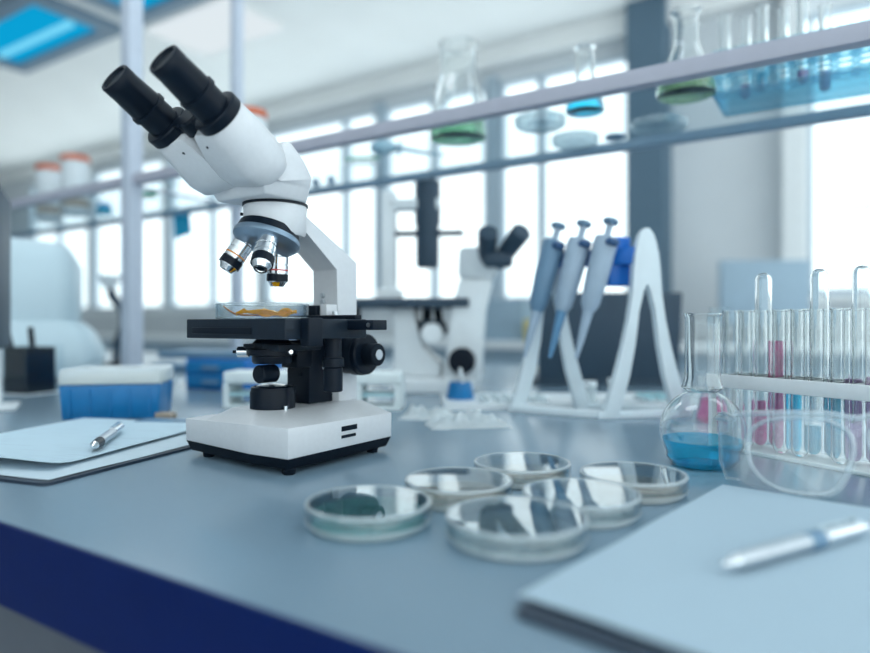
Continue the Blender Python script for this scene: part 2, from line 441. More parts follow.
# ------------------------------------------------------------------ the microscope
ms = thing('microscope', 'white and black binocular microscope standing sharp in front on the bench', 'microscope', (-.1543, .7014, TZ), -.5988)
def mp(name, bm, mat, parent=None, label=None, sharp=40):
    o = obj(name, bm, mat, ms if parent is None else parent, sharp=sharp)
    if label: o['label'] = label
    return o
A0 = [(-.0935, -.066), (.0224, -.0785), (.0755, -.076), (.0755, .078), (-.0935, .078)]
def lv(poly, z, k=1.0): return [(x * k, y * k, z) for x, y in poly]
mp('base', loft([lv(A0, .016, .995), [(-.0935, -.066, .0395), (.0224, -.0785, .0445), (.0755, -.076, .0450), (.0755, .078, .0430), (-.0935, .078, .0405)]], bev=.0012), M['white'])
H0 = [(-.060, -.0680), (.0224, -.0772), (.0746, -.0748), (.0746, .0770), (-.070, .0770)]
H1 = [(-.036, -.050), (.008, -.055), (.026, -.040), (.034, .0765), (-.036, .0765)]
hump = mp('base_cover', loft([[(-.060, -.0680, .0400), (.0224, -.0772, .0443), (.0746, -.0748, .0448), (.0746, .0770, .0428), (-.070, .0770, .0405)], lv(H1, .0538)], bev=.0006), M['white'])
mp('base_plate', loft([lv(A0, .0055, .94), lv(A0, .0162, .994)], bev=.0008), M['black_soft'], label='black bottom plate of the microscope')
for x, y in ((-.066, -.056), (.066, -.066), (.062, .060), (-.066, .060)):
    mp('foot', rod((x, y, 0), (x, y, .0065), .0062, .0068, ch=.001), M['black_soft'])
for z0, z1, w in ((.0325, .0375, .019), (.0255, .0285, .017)):
    mp('socket', box(.0748, .0762, -.004, -.004 + w + .004, z0, z1), M['black'])
ly = -.027
il = mp('illuminator', lathe([(0, .0505), (.0245, .0505), (.0245, .053), (.0232, .0535), (.0232, .070), (.0222, .0725), (.0222, .0755), (.0195, .0765), (.0185, .0745), (0, .0745)], 48, mat=Matrix.Translation((0, ly, 0))), M['black'])
obj('lens', lathe([(0, .0745), (.0178, .0745), (.016, .077), (.008, .0785), (0, .079)], 40, mat=Matrix.Translation((0, ly, 0))), M['lens'], il)
sc_ = mp('screw', rod((.026, ly - .006, .0505), (.026, ly - .006, .058), .0022), M['chrome'])
# arm
arm = mp('arm', prism([(.052, .045), (.085, .045), (.085, .213), (.004, .256), (-.02, .258), (-.02, .240), (-.002, .2445), (.052, .203)], -.0185, .0185, 'x', bev=.0016), M['white'])
mp('rack_block', box(-.025, .010, .016, .054, .0505, .123, bev=.001), M['black'])
mp('rack_slide', box(-.012, .012, -.004, .018, .094, .120, bev=.001), M['black'])
mp('rack_bolt', rod((.0095, .036, .094), (.015, .036, .094), .0045, ch=.0006), M['chrome'])
mp('rack_bolt', rod((-.004, .0165, .085), (-.004, .0145, .085), .0022), M['black_soft'])
# focus knobs
kz = .107
for s in (1, -1):
    kn = mp('focus_knob', rod((s * .018, .068, kz), (s * .049, .068, kz), .0228, ch=.0015, n=40), M['black'])
    obj('graduated_ring', lathe([(.0226, .0), (.0238, .0), (.0238, .010), (.0226, .010), (.0226, 0)], 48, mat=frame_to((s * .032, .068, kz), (s * .05, .068, kz))[0]), M['stage'], kn)
    fk = mp('fine_knob', rod((s * .049, .068, kz), (s * .065, .068, kz), .0125, ch=.001, n=36), M['black_soft'])
    obj('knob_cap', rod((s * .065, .068, kz), (s * .0662, .068, kz), .0058, ch=.0004), M['steel'], fk)
# stage
STZ = .146
sg = mp('stage', box(-.0715, .0763, -.080, .034, STZ - .0195, STZ, bev=.0012), M['stage'])
obj('front_lip', box(-.0600, .0300, -.0818, -.079, STZ - .0150, STZ - .0085, bev=.0006), M['black'], sg)
obj('bracket', box(.0765, .088, -.062, -.043, STZ - .026, STZ + .0008, bev=.001), M['black'], sg)
obj('slide_rail', box(-.05, .074, .018, .029, STZ, STZ + .0045, bev=.0008), M['black'], sg)
obj('clip_arm', box(.070, .110, .004, .026, STZ - .011, STZ - .001, bev=.0008), M['black'], sg)
obj('rail_screw', rod((.104, .0042, STZ - .006), (.104, .0030, STZ - .006), .0022), M['steel'], sg)
obj('holder_block', box(-.014, .006, .030, .050, STZ, STZ + .016, bev=.001), M['black'], sg)
obj('spring_plate', box(.008, .0185, .034, .051, STZ, STZ + .017, bev=.0008), M['white'], sg)
obj('spring_knob', rod((.026, .040, STZ + .0), (.026, .040, STZ + .009), .0036), M['steel'], sg)
mp('stage_support', prism([(.030, .118), (.060, .118), (.060, .146), (.026, .146), (.022, .130)], -.022, .022, 'x', bev=.001), M['black'])
# hanging coaxial stage knobs
sk = mp('stage_knob', lathe([(0, .072), (.0088, .072), (.0098, .073), (.0098, .096), (.0088, .097), (.0112, .0975), (.0112, .106), (.0088, .107), (.0088, .129), (0, .129)], 36, mat=Matrix.Translation((.062, -.002, 0))), M['black'])
# condenser
cd = mp('condenser', lathe([(0, .100), (.019, .100), (.0205, .102), (.0205, .108), (.026, .109), (.026, .115), (.020, .116), (.020, .121), (.014, .128), (0, .128)], 44, mat=Matrix.Translation((-.001, ly, 0))), M['black'])
obj('iris_lever', rod((-.020, ly - .012, .112), (-.036, ly - .022, .112), .0016), M['black'], cd)
obj('centring_screw', rod((-.020, ly - .014, .112), (-.030, ly - .021, .112), .0056, ch=.0005), M['chrome'], cd)
obj('lock_screw', rod((.024, ly - .004, .113), (.036, ly - .008, .113), .0026, ch=.0005), M['chrome'], cd)
mp('condenser_carrier', box(-.024, .030, -.046, .014, .1135, .1205, bev=.001), M['stage'])
mp('filter_knob', rod((.004, -.050, .090), (.004, -.028, .090), .0092, ch=.001), M['black'])
mp('arm_screw', rod((-.004, .0525, .166), (-.004, .0490, .166), .0032, ch=.0004), M['steel'])
mp('arm_screw', rod((-.004, .0525, .174), (-.004, .0490, .174), .0030, ch=.0004), M['steel'])
# head drum, nosepiece and objectives
dm = mp('head_drum', lathe([(0, .232), (.0295, .232), (.0315, .235), (.0325, .262), (.0318, .2635), (0, .2635)], 56, mat=Matrix.Translation((.003, ly + .001, 0))), M['white'])
mp('drum_gasket', lathe([(0, .2630), (.0335, .2630), (.0335, .2655), (0, .2655)], 56, mat=Matrix.Translation((.003, ly + .001, 0))), M['black'])
mp('drum_screw', rod((-.018, ly - .0240, .254), (-.0190, ly - .0262, .254), .0016), M['black'])
ta = math.radians(19)
ax = Vector((0, -math.sin(ta), -math.cos(ta)))
e1 = Vector((0, math.cos(ta), -math.sin(ta)))
nc = Vector((.002, -.036, .2300))
mp('nosepiece_mount', rod(nc - ax * .010, nc - ax * .001, .0305, .033, n=48), M['black'])
np_ = mp('nosepiece', lathe([(0, -.0015), (.0335, -.0015), (.0345, 0), (.0345, .004), (.030, .0085), (.022, .012), (0, .012)], 56, mat=frame_to(nc, nc + ax)[0]), M['nose'])
spl = math.radians(19)
for phi, ln, band, bl in ((125, .040, 'steel', 'blue'), (238, .037, 'orange_band', 'orange'), (-8, .036, 'red_band', 'red')):
    f = math.radians(phi)
    rad = e1 * math.cos(f) + Vector((1, 0, 0)) * math.sin(f)
    d = ax * math.cos(spl) + rad * math.sin(spl)
    p = nc + ax * .007 + rad * .0210
    q = lambda s: p + d * s
    ob = mp('objective', lathe([(0, 0), (.0098, 0), (.0098, .004), (.0108, .005), (.0108, .012), (.0102, .0125), (.0102, .0135), (.0108, .014), (.0108, ln * .62), (.0100, ln * .63), (.0100, ln * .86), (.0088, ln * .90), (.0068, ln), (.0045, ln), (.0040, ln - .001), (0, ln - .001)], 40, mat=frame_to(p, q(1))[0]), M['chrome'])
    obj('grip_ring', lathe([(.0101, ln * .64), (.0111, ln * .64), (.0111, ln * .85), (.0101, ln * .85), (.0101, ln * .64)], 40, mat=frame_to(p, q(1))[0]), M['black'], ob)
    obj('colour_ring', lathe([(.0106, ln * .50), (.01095, ln * .50), (.01095, ln * .54), (.0106, ln * .54), (.0106, ln * .50)], 40, mat=frame_to(p, q(1))[0]), M[band], ob)
    obj('front_lens', rod(q(ln - .0012), q(ln - .0006), .0038), M['lens'], ob)
# head
def hs(z, w0, b0, b1, w1, zb=None):
    zb = z if zb is None else zb
    return [(.002 - w0, b0, z), (.002 + w0, b0, z), (.002 + w0, b1 - .008, zb), (.002 + w1, b1, zb), (.002 - w1, b1, zb), (.002 - w0, b1 - .008, zb)]
hd = mp('head', loft([hs(.2655, .036, -.070, -.009, .028), hs(.2790, .041, -.077, -.008, .032), hs(.2800, .044, -.060, -.008, .033, .2900), hs(.3080, .044, -.056, -.020, .034, .3060), hs(.3190, .041, -.052, -.034, .032, .3205)], bev=.002), M['white'])
al = math.radians(30)
av = Vector((0, -math.cos(al), math.sin(al)))       # along the tubes, towards the viewer's eye
nv = Vector((0, math.sin(al), math.cos(al)))
c0 = Vector((.002, -.1210, .3255))                      # where the black collars sit
BX = .0365
for s in (1, -1):
    cc = c0 + Vector((s * BX, 0, 0))
    # white barrel: rounded outside, flat towards the middle
    def sect(k, r, h, inn, low=1.0):
        o_ = c0 - av * k; pts = []
        for i in range(13):
            a = -PI / 2 + PI * i / 12
            pts.append(o_ + Vector((s * (BX + r * math.cos(a)), 0, 0)) + nv * (r * math.sin(a) * h * (low if a < 0 else 1)))
        pts.append(o_ + Vector((s * inn, 0, 0)) + nv * (r * h * .55)); pts.append(o_ + Vector((s * inn, 0, 0)) - nv * (r * h * low * .80))
        return [tuple(p) for p in pts]
    bb = loft([sect(0, .0205, 1, .010), sect(.002, .0222, 1, .008), sect(.024, .0230, 1, .0006, 1.18), sect(.046, .0228, 1, .0006, 1.36), sect(.062, .0205, .96, .0006, 1.42), sect(.072, .015, .9, .001, 1.3), sect(.076, .008, .8, .002, 1.2)])
    br = mp('barrel', bb, M['white'], sharp=50)
    for k, xx, dn in ((.012, .018, .0212), (.060, .020, .0246)):
        pc = c0 - av * k + Vector((s * xx, 0, 0)) - nv * dn
        obj('screw', rod(pc + nv * .004, pc - nv * .0006, .0016), M['black'], br)
    T = frame_to(cc, cc + av)[0]
    ey = mp('eyepiece', lathe([(0, -.001), (.0215, -.001), (.0225, 0), (.0225, .008), (.0212, .0095), (.0160, .010), (.0160, .026), (.0178, .0265), (.0178, .0305), (.0160, .031), (.0162, .0315), (.0150, .056), (.0152, .0565), (.0152, .0655), (.0145, .0665), (.0125, .0665), (.0115, .064), (0, .064)], 48, mat=T), M['black'])
    obj('eye_lens', lathe([(0, .0645), (.0113, .0642), (.0113, .0636), (0, .0636)], 40, mat=T), M['black'], ey)
hp = c0 - av * .002
mp('hinge', rod(hp - av * .004 + nv * .001, hp + av * .013 + nv * .001, .0140, ch=.002), M['black'])
mp('bridge', box(-.030, .030, -.007, .007, -.009, .006, bev=.003), M['black']).matrix_local = Matrix.Translation(c0 + av * .003) @ Matrix.Rotation(-al, 4, 'X')

# petri dish with the specimen, on the stage
Lx = Vector((math.cos(-.5988), math.sin(-.5988), 0)); By = Vector((-math.sin(-.5988), math.cos(-.5988), 0))
pd = Vector((-.1543, .7014, TZ)) + Lx * -.010 + By * -.0315 + Vector((0, 0, STZ + .0004))
DISH = [(.0462, 0), (.0472, .0008), (.0474, .0145)]
t = thing('petri_dish', 'clear petri dish holding an orange specimen on the microscope stage', 'petri dish', pd)
obj('dish', lathe(shell(DISH, .0013), 64), M['glass'], t)
obj('rim', tube([(.0468 * math.cos(2 * PI * k / 64), .0468 * math.sin(2 * PI * k / 64), .0150) for k in range(64)], .0008, 8, closed=True), M['goggle_rim'], t)
obj('foot_ring', tube([(.0466 * math.cos(2 * PI * k / 64), .0466 * math.sin(2 * PI * k / 64), .0009) for k in range(64)], .0007, 8, closed=True), M['goggle_rim'], t)
def blade(pts, w, th, ruffle, seed):
    b = bmesh.new(); rows = []
    n = len(pts); P = [Vector(p) for p in pts]
    for i, p in enumerate(P):
        tt = (P[min(i + 1, n - 1)] - P[max(i - 1, 0)]).normalized(); sd = Vector((-tt.y, tt.x, 0)).normalized()
        ww = w * (math.sin(PI * (i + .6) / (n + .2)) ** .6)
        row = []
        for k in range(7):
            v = k / 3 - 1
            z = p.z + ruffle * noise.noise((p.x * 60 + seed, p.y * 60, v * 1.7)) + ruffle * .6 * abs(v)
            row.append(p + sd * v * ww + Vector((0, 0, z - p.z)))
        rows.append(row)
    top = [[b.verts.new(q) for q in r] for r in rows]; bot = [[b.verts.new(q - Vector((0, 0, th))) for q in r] for r in rows]
    for g, fl in ((top, 0), (bot, 1)):
        for a, c in zip(g, g[1:]):
            for k in range(6):
                q = (a[k], a[k + 1], c[k + 1], c[k]); b.faces.new(q if fl == 0 else q[::-1])
    for a, c in ((top, bot),):
        for i in range(n - 1):
            b.faces.new((a[i][0], a[i + 1][0], c[i + 1][0], c[i][0])); b.faces.new((a[i][6], c[i][6], c[i + 1][6], a[i + 1][6]))
        b.faces.new(a[0] + c[0][::-1]); b.faces.new(a[-1] + c[-1][::-1])
    return b
sp = thing('leaf_specimen', 'orange-yellow leaf specimen lying in the dish on the stage', 'specimen', pd + Vector((0, 0, .0016)))
sp.rotation_euler = (0, 0, -.08)
obj('leaf', blade([(-.024 + .0035 * i, .004 * math.sin(i * .6) - .012, .004 + .0018 * math.sin(i * .9)) for i in range(18)], .009, .0008, .0045, 3), M['lemon'], sp)
obj('leaf', blade([(-.012 + .0035 * i, .010 - .002 * math.sin(i * .7), .0035 + .0016 * math.cos(i)) for i in range(14)], .008, .0008, .004, 9), M['lemon'], sp)
obj('stem', tube([(-.041, -.004, .0118), (-.034, -.008, .0075), (-.026, -.011, .0035), (-.015, -.012, .0022), (0, -.012, .002)], [.0007, .0009, .0011, .0011, .0006]), M['stem'], sp)

# ------------------------------------------------------------------ petri dishes on the bench
def petri(name_label, x, y, R, medium, med_h, group='petri dishes on the bench', mat='dish_thin', z=TZ):
    t = thing('petri_dish', name_label, 'petri dish', (x, y, z + .0003), random.uniform(0, 6), group)
    h = .0135
    base = [(R - .0042, 0), (R - .0032, .0008), (R - .0028, h)]
    obj('dish', lathe(shell(base, .0012), 72), M[mat], t)
    if medium:
        rm = R - .0046
        obj('medium', lathe([(0, .0014), (rm, .0014), (rm, med_h), (rm - .0006, med_h - .0003), (0, med_h - .0003)], 64), M[medium], t)
    lid = [(R, .0040), (R, .0148), (R - .0010, .0162), (0, .0164), (0, .0152), (R - .0016, .0150), (R - .0014, .0040), (R, .0040)]
    obj('lid', lathe(lid, 72), M['dish_lid' if med_h else mat], t)
    if med_h:
        for nm, rr_, zz, th in (('lid_rim', R - .0013, .0152, .0015), ('lid_edge', R - .0006, .0046, .0009), ('base_ring', R - .0040, .0014, .0012)):
            obj(nm, tube([(rr_ * math.cos(2 * PI * k / 72), rr_ * math.sin(2 * PI * k / 72), zz) for k in range(72)], th, 8, closed=True), M['dish_rim'], t)
    return t
def TB(px, py, z=0.0):
    d = (CAMZ - TZ - z) * 650 / (py - 325); return (px - 435) / 650 * d, d
petri('petri dish with teal medium, leftmost of the six on the bench', -.0468, .458, .0442, 'agar_teal', .0085)
petri('petri dish with amber-edged medium just right of the teal dish, behind the nearest dish', .0190, .523, .0432, 'agar_amber', .005)
petri('petri dish farthest from the viewer of the six on the bench', .0790, .590, .0435, 'agar_amber', .005)
petri('petri dish nearest the viewer, in the front middle of the six', .0530, .4240, .0460, 'agar_clear', .006)
petri('petri dish in the middle of the group, behind and right of the nearest one', .1080, .482, .0430, 'agar_clear', .006)
petri('petri dish rightmost of the six, near the round flask with blue liquid', .1660, .545, .0435, 'agar_amber', .005)

# ------------------------------------------------------------------ clipboards, paper, pens
def sheet(w, l, n=18, amp=.0006, curl=None, seed=0, th=.0003):
    b = bmesh.new(); g = []
    for i in range(n + 1):
        r = []
        for j in range(n + 1):
            x = w * i / n; y = l * j / n
            z = amp * (noise.noise((x * 14 + seed, y * 14, 0)) + 1)
            if curl: z += curl(x, y)
            r.append(b.verts.new((x, y, z + th)))
        g.append(r)
    lo = [[b.verts.new(v.co - Vector((0, 0, th))) for v in r] for r in g]
    for i in range(n):
        for j in range(n):
            b.faces.new((g[i][j], g[i + 1][j], g[i + 1][j + 1], g[i][j + 1])); b.faces.new((lo[i][j], lo[i][j + 1], lo[i + 1][j + 1], lo[i + 1][j]))
    for i in range(n):
        b.faces.new((g[i][0], lo[i][0], lo[i + 1][0], g[i + 1][0])); b.faces.new((g[i][n], g[i + 1][n], lo[i + 1][n], lo[i][n]))
        b.faces.new((g[0][i], g[0][i + 1], lo[0][i + 1], lo[0][i])); b.faces.new((g[n][i], lo[n][i], lo[n][i + 1], g[n][i + 1]))
    return b
def rounded(w, l, r, z0, z1):
    pts = []
    for cx, cy, a0 in ((w - r, r, -PI / 2), (w - r, l - r, 0), (r, l - r, PI / 2), (r, r, PI)):
        for k in range(6): pts.append((cx + r * math.cos(a0 + k * PI / 10), cy + r * math.sin(a0 + k * PI / 10)))
    return prism(pts, z0, z1, 'z')
# left clipboard: near right corner (-.337,.562), long side runs (.34,.94)
ra = math.atan2(.94, .34) - PI / 2
cb = tag(obj('clipboard', rounded(.232, .318, .008, 0, .0028), M['card'], None, (0, 0, 0), ra), 'black clipboard under loose papers, left of the microscope', 'clipboard')
def corner(nx, ny, w, rz): return (nx - w * math.cos(rz), ny - w * math.sin(rz))
cx, cy = corner(-.337, .562, .232, ra); cb.location = (cx, cy, TZ)
ps = tag(obj('paper_sheet', sheet(.216, .300, amp=.0005, seed=2), M['paper3'], None, (0, 0, 0), ra), 'white paper sheet lying directly on the left clipboard', 'paper', None)
cx, cy = corner(-.340, .572, .216, ra); ps.location = (cx, cy, TZ + .0029)
def curl(x, y): return .012 * max(0, 1 - (x / .216) * .5 - y / .07) ** 2 * 1.4 + .0022
ps = tag(obj('paper_sheet', sheet(.210, .284, 24, .0006, curl, 5), M['paper'], None, (0, 0, 0), ra + .13), 'printed blue-tinted paper with a lifted near edge, under the left pen', 'paper')
cx, cy = corner(-.345, .598, .210, ra + .13); ps.location = (cx - .012, cy + .006, TZ + .0046)
def pen(label, loc, heading, L=.142, grip='black', band=False):
    t = thing('pen', label, 'pen', loc, heading)
    r = .0052
    def X(a, b_, r0, r1, ch=.0004): return rod((a, 0, r), (b_, 0, r), r0, r1, ch=ch)
    obj('barrel', X(.034, L * .66, r, r), M['steel'], t)
    obj('grip', X(.012, .034, .0046, r + .0003), M[grip], t)
    obj('tip', X(0, .012, .0009, .0044, 0), M['chrome'], t)
    if band: obj('band', X(L * .54, L * .64, r + .0003, r + .0003), M['slate'], t)
    obj('cap', X(L * .66, L - .008, r + .0002, r), M['chrome'], t)
    obj('button', X(L - .008, L, .0026, .0026), M['chrome'], t)
    obj('clip', box(L * .62, L - .012, -.0015, .0015, 2 * r + .0002, 2 * r + .0016), M['chrome'], t)
    return t
pen('silver and black ballpoint pen lying on the papers at the left', (-.352, .667, TZ + .0092), math.atan2(.165, -.045), .148)
# right clipboard: corner (.042,.319), long side (.66,.75), short side (.75,-.66)
rb = math.atan2(.75, .66) - PI / 2
cb2 = tag(obj('clipboard', rounded(.235, .320, .008, 0, .003), M['card'], None, (.036, .312, TZ), rb), 'dark clipboard under paper at the near right corner of the bench', 'clipboard')
ps2 = tag(obj('paper_sheet', sheet(.222, .303, 24, .0007, lambda x, y: .0008, 11), M['paper2'], None, (.0415, .3255, TZ + .0031), rb - .01), 'blank blue-grey paper sheet lying on the right clipboard', 'paper')
pen('silver pen lying out of focus on the paper at the right', (.154, .349, TZ + .0058), math.atan2(.066, .1187), .140, grip='steel', band=True)

# ------------------------------------------------------------------ notebook behind left clipboard
nb = thing('notebook', 'narrow notebook with blue covers lying between the blue tip box and the microscope', 'notebook', (-.412, .890, TZ), math.radians(-8))
obj('cover', box(0, .12, 0, .032, .0065, .0085), M['slate'], nb); obj('back_cover', box(0, .12, 0, .032, 0, .0012), M['slate'], nb)
obj('pages', box(.001, .119, .0005, .031, .0012, .0065), M['tan'], nb)
tag(obj('eraser', box(-.014, .014, -.008, .008, 0, .009, bev=.002), M['tan'], None, (-.404, .975, TZ), -.2), 'small grey-brown eraser beside the blue tip box', 'eraser')

# ------------------------------------------------------------------ blue tip box with white lid
bx = thing('tip_box', 'blue pipette tip box with a clear white lid, behind the left papers', 'tip box', (-.488, 1.005, TZ), math.radians(10))
def taper(w, d, z0, z1, k, bev=.004):
    return loft([[(-w, -d, z0), (w, -d, z0), (w, d, z0), (-w, d, z0)], [(-w * k, -d * k, z1), (w * k, -d * k, z1), (w * k, d * k, z1), (-w * k, d * k, z1)]], bev=bev)
obj('tray', taper(.067, .045, 0, .052, 1.05), M['blue_box'], bx)
for k in range(5): obj('rib', box(-.055 + .0275 * k - .0015, -.055 + .0275 * k + .0015, -.0480, -.0450, .004, .046), M['blue_box'], bx)
obj('tip_deck', box(-.067, .067, -.044, .044, .052, .056), M['ivory'], bx)
for i in range(8):
    for j in range(4): obj('pipette_tip', rod((-.0565 + .0161 * i, -.033 + .022 * j, .0555), (-.0565 + .0161 * i, -.033 + .022 * j, .064), .0042), M['ivory'], bx)
obj('lid', lathe([(0, 0), (.0001, 0)], 3), M['film'], bx) if False else obj('lid', taper(.0720, .0495, .0525, .0755, .965, .004), M['lidfilm'], bx)

# ------------------------------------------------------------------ pen cup on the left
pc = thing('pen_cup', 'black square pen cup at the left edge of the bench', 'pen cup', (-.832, 1.335, TZ), math.radians(-20))
w_ = .032
cbm = box(-w_, w_, -w_, -w_ + .003, .004, .095); box(-w_, w_, w_ - .003, w_, .004, .095, cbm); box(-w_, -w_ + .003, -w_, w_, .004, .095, cbm); box(w_ - .003, w_, -w_, w_, .004, .095, cbm); box(-w_, w_, -w_, w_, .002, .006, cbm)
obj('cup', cbm, M['black'], pc)
obj('sleeve', box(-w_ - .012, w_ + .012, -w_ - .012, w_ + .012, 0, .0022), M['white2'], pc)
ab = box(-w_ - .012, -w_ - .009, -w_ - .012, w_ + .012, .0022, .10); box(w_ + .009, w_ + .012, -w_ - .012, w_ + .012, .0022, .10, ab); box(-w_ - .012, w_ + .012, -w_ - .012, -w_ - .009, .0022, .10, ab)
obj('acrylic_holder', ab, M['glass'], pc)
for k, (dx, dy, hx) in enumerate(((-.012, -.006, -.045), (.012, .004, -.020))):
    lb = ('dark pen leaning to the left out of the pen cup', 'dark pen standing near the middle of the pen cup')[k]
    bp = Vector((-.832 + dx, 1.335 + dy, TZ + .0075))
    tag(obj('pen', rod((0, 0, 0), (hx * .8, .004, .128), .0055, ch=.001), M['black_soft'], None, bp), lb, 'pen', None)

# ------------------------------------------------------------------ pale instrument at the far left
cf = thing('centrifuge', 'pale rounded benchtop centrifuge standing at the far left of the bench', 'centrifuge', (-1.13, 1.66, TZ), math.radians(24))
def rr(w, d, z, r=.05, n=5):
    pts = []
    for sx, sy, a0 in ((1, -1, -PI / 2), (1, 1, 0), (-1, 1, PI / 2), (-1, -1, PI)):
        for k in range(n): pts.append((sx * (w - r) + r * math.cos(a0 + k * PI / 2 / (n - 1)), sy * (d - r) + r * math.sin(a0 + k * PI / 2 / (n - 1)), z))
    return pts
obj('housing', loft([rr(.235, .15, .012), rr(.250, .16, .03), rr(.250, .16, .075), rr(.225, .15, .125), rr(.195, .14, .15)]), M['instrument'], cf, sharp=50)
obj('lid', loft([rr(.19, .135, .1505), rr(.195, .14, .19), rr(.195, .14, .30), rr(.17, .12, .345), rr(.10, .07, .358)]), M['instrument'], cf, sharp=50)
for sx in (-1, 1):
    for sy in (-1, 1): obj('foot', rod((sx * .19, sy * .11, 0), (sx * .19, sy * .11, .013), .014), M['black_soft'], cf)
# dark upright panel cut by the left edge
sb = thing('monitor', 'dark flat monitor seen edge-on, cut off by the left edge', 'monitor', (-.733, 1.088, TZ), math.radians(118))
obj('panel', box(-.13, .13, -.008, .008, .10, .368, bev=.003), M['laptop'], sb); obj('neck', box(-.015, .015, -.006, .008, .006, .15), M['white2'], sb); obj('foot_plate', box(-.04, .04, -.03, .03, 0, .007, bev=.002), M['white2'], sb)
# dark curved lamp behind the left post
dl = thing('desk_lamp', 'small desk lamp with a dark curved arm, behind the left post', 'desk lamp', (-1.06, 2.16, TZ), 0)
obj('lamp_foot', lathe([(0, 0), (.05, 0), (.05, .012), (.012, .018), (0, .018)], 32), M['black_soft'], dl)
obj('lamp_arm', tube([(0, 0, .015), (.004, 0, .08), (.03, 0, .14), (.022, 0, .19), (-.012, 0, .235), (-.02, 0, .27)], [.012, .013, .016, .014, .016, .012], 12), M['laptop'], dl)
obj('lamp_head', lathe([(0, .26), (.016, .26), (.035, .30), (.035, .305), (0, .305)], 28, mat=Matrix.Translation((-.02, 0, 0))), M['white2'], dl)
# blue drawers and dark tray behind
dr = thing('drawer_unit', 'blue plastic drawer unit on the bench behind the microscope base', 'drawer unit', (-.455, 1.47, TZ), math.radians(-20))
obj('case', box(-.075, .085, -.07, .07, 0, .066, bev=.003), M['blue'], dr)
for z in (.006, .036):
    d_ = obj('drawer', box(-.069, .079, -.076, -.068, z, z + .026, bev=.002), M['blue_box'], dr); obj('handle', box(-.02, .02, -.084, -.075, z + .009, z + .016), M['slate'], d_)
tag(obj('folder', box(-.13, .13, -.05, .05, 0, .024, bev=.003), M['slate'], None, (-.72, 1.98, TZ), -.1), 'slate-grey folder lying behind the blue tip box', 'folder')
tag(obj('folder', box(-.11, .11, -.06, .06, 0, .016, bev=.003), M['slate'], None, (-.50, 1.48, TZ + .0664), -.35), 'slate-grey folder lying on top of the blue drawer unit', 'folder')

# ------------------------------------------------------------------ white tube rack behind the microscope base
rk = thing('tube_rack', 'long low white tube rack with openings, behind the microscope base', 'tube rack', (-.202, 1.105, TZ), math.radians(-4))
def openrack(x0, x1, d, h, pm, nwin):
    b = box(x0, x1, -d, d, 0, .006, bev=.001); box(x0, x1, -d, d, h - .020, h, b, bev=.003)
    n = nwin + 1
    for i in range(n):
        x = x0 + (x1 - x0) * i / nwin
        w = .010
        box(max(x0, x - w), min(x1, x + w), -d, d, .006, h - .02, b)
    return b
obj('rack_frame', openrack(-.150, .148, .032, .062, None, 4), M['foam'], rk)
obj('middle_tray', box(-.140, .138, -.028, .028, .022, .027), M['aqua'], rk)
for k in range(6):
    pass

# ------------------------------------------------------------------ crumpled film packets
def crumple(w, d, h, seed, n=26):
    b = bmesh.new(); top = []; bot = []
    for i in range(n + 1):
        a = []; c = []
        for j in range(n + 1):
            u = i / n * 2 - 1; v = j / n * 2 - 1
            f = max(0, 1 - max(abs(u), abs(v)) ** 3)
            x = w * u * (1 + .12 * noise.noise((v * 2 + seed, 0, 0))); y = d * v * (1 + .12 * noise.noise((u * 2, seed, 0)))
            k = abs(noise.noise((u * 2.6 + seed, v * 2.6, 1))) + .45 * abs(noise.noise((u * 6 + seed, v * 6, 4)))
            a.append(b.verts.new((x, y, .0012 + h * f * (.25 + 1.1 * k)))); c.append(b.verts.new((x, y, .0002 + .0002 * f)))
        top.append(a); bot.append(c)
    for i in range(n):
        for j in range(n):
            b.faces.new((top[i][j], top[i + 1][j], top[i + 1][j + 1], top[i][j + 1])); b.faces.new((bot[i][j], bot[i][j + 1], bot[i + 1][j + 1], bot[i + 1][j]))
    for i in range(n):
        for (p, q) in (((i, 0), (i + 1, 0)), ((i, n), (i + 1, n)), ((0, i), (0, i + 1)), ((n, i), (n, i + 1))):
            b.faces.new((top[p[0]][p[1]], top[q[0]][q[1]], bot[q[0]][q[1]], bot[p[0]][p[1]]))
    return b
tag(obj('plastic_packet', crumple(.056, .032, .022, 3), M['film'], None, (.045, .905, TZ), .15, sharp=60), 'crumpled clear plastic packet lying right of the microscope, nearer one', 'packet')
tag(obj('plastic_packet', crumple(.042, .028, .020, 8), M['film'], None, (-.008, .978, TZ), -.2, sharp=60), 'crumpled clear plastic packet half behind the nearer packet, next to the white rack', 'packet')

# ------------------------------------------------------------------ blue reagent cup
bc = thing('reagent_cup', 'small blue reagent cup with a white stirrer, below the far microscope', 'cup', (.047, 1.21, TZ), .1)
CUP = [(.026, 0), (.0265, .001), (.0205, .034)]
obj('cup', lathe(shell(CUP, .0015), 32), M['blue_box'], bc)
tag(obj('stirrer', rod((0, 0, 0), (-.012, 0, .058), .0035, ch=.001), M['white2'], None, (.058, 1.208, TZ + .002), 0), 'white stirring rod standing in the small blue cup', 'stirring rod')

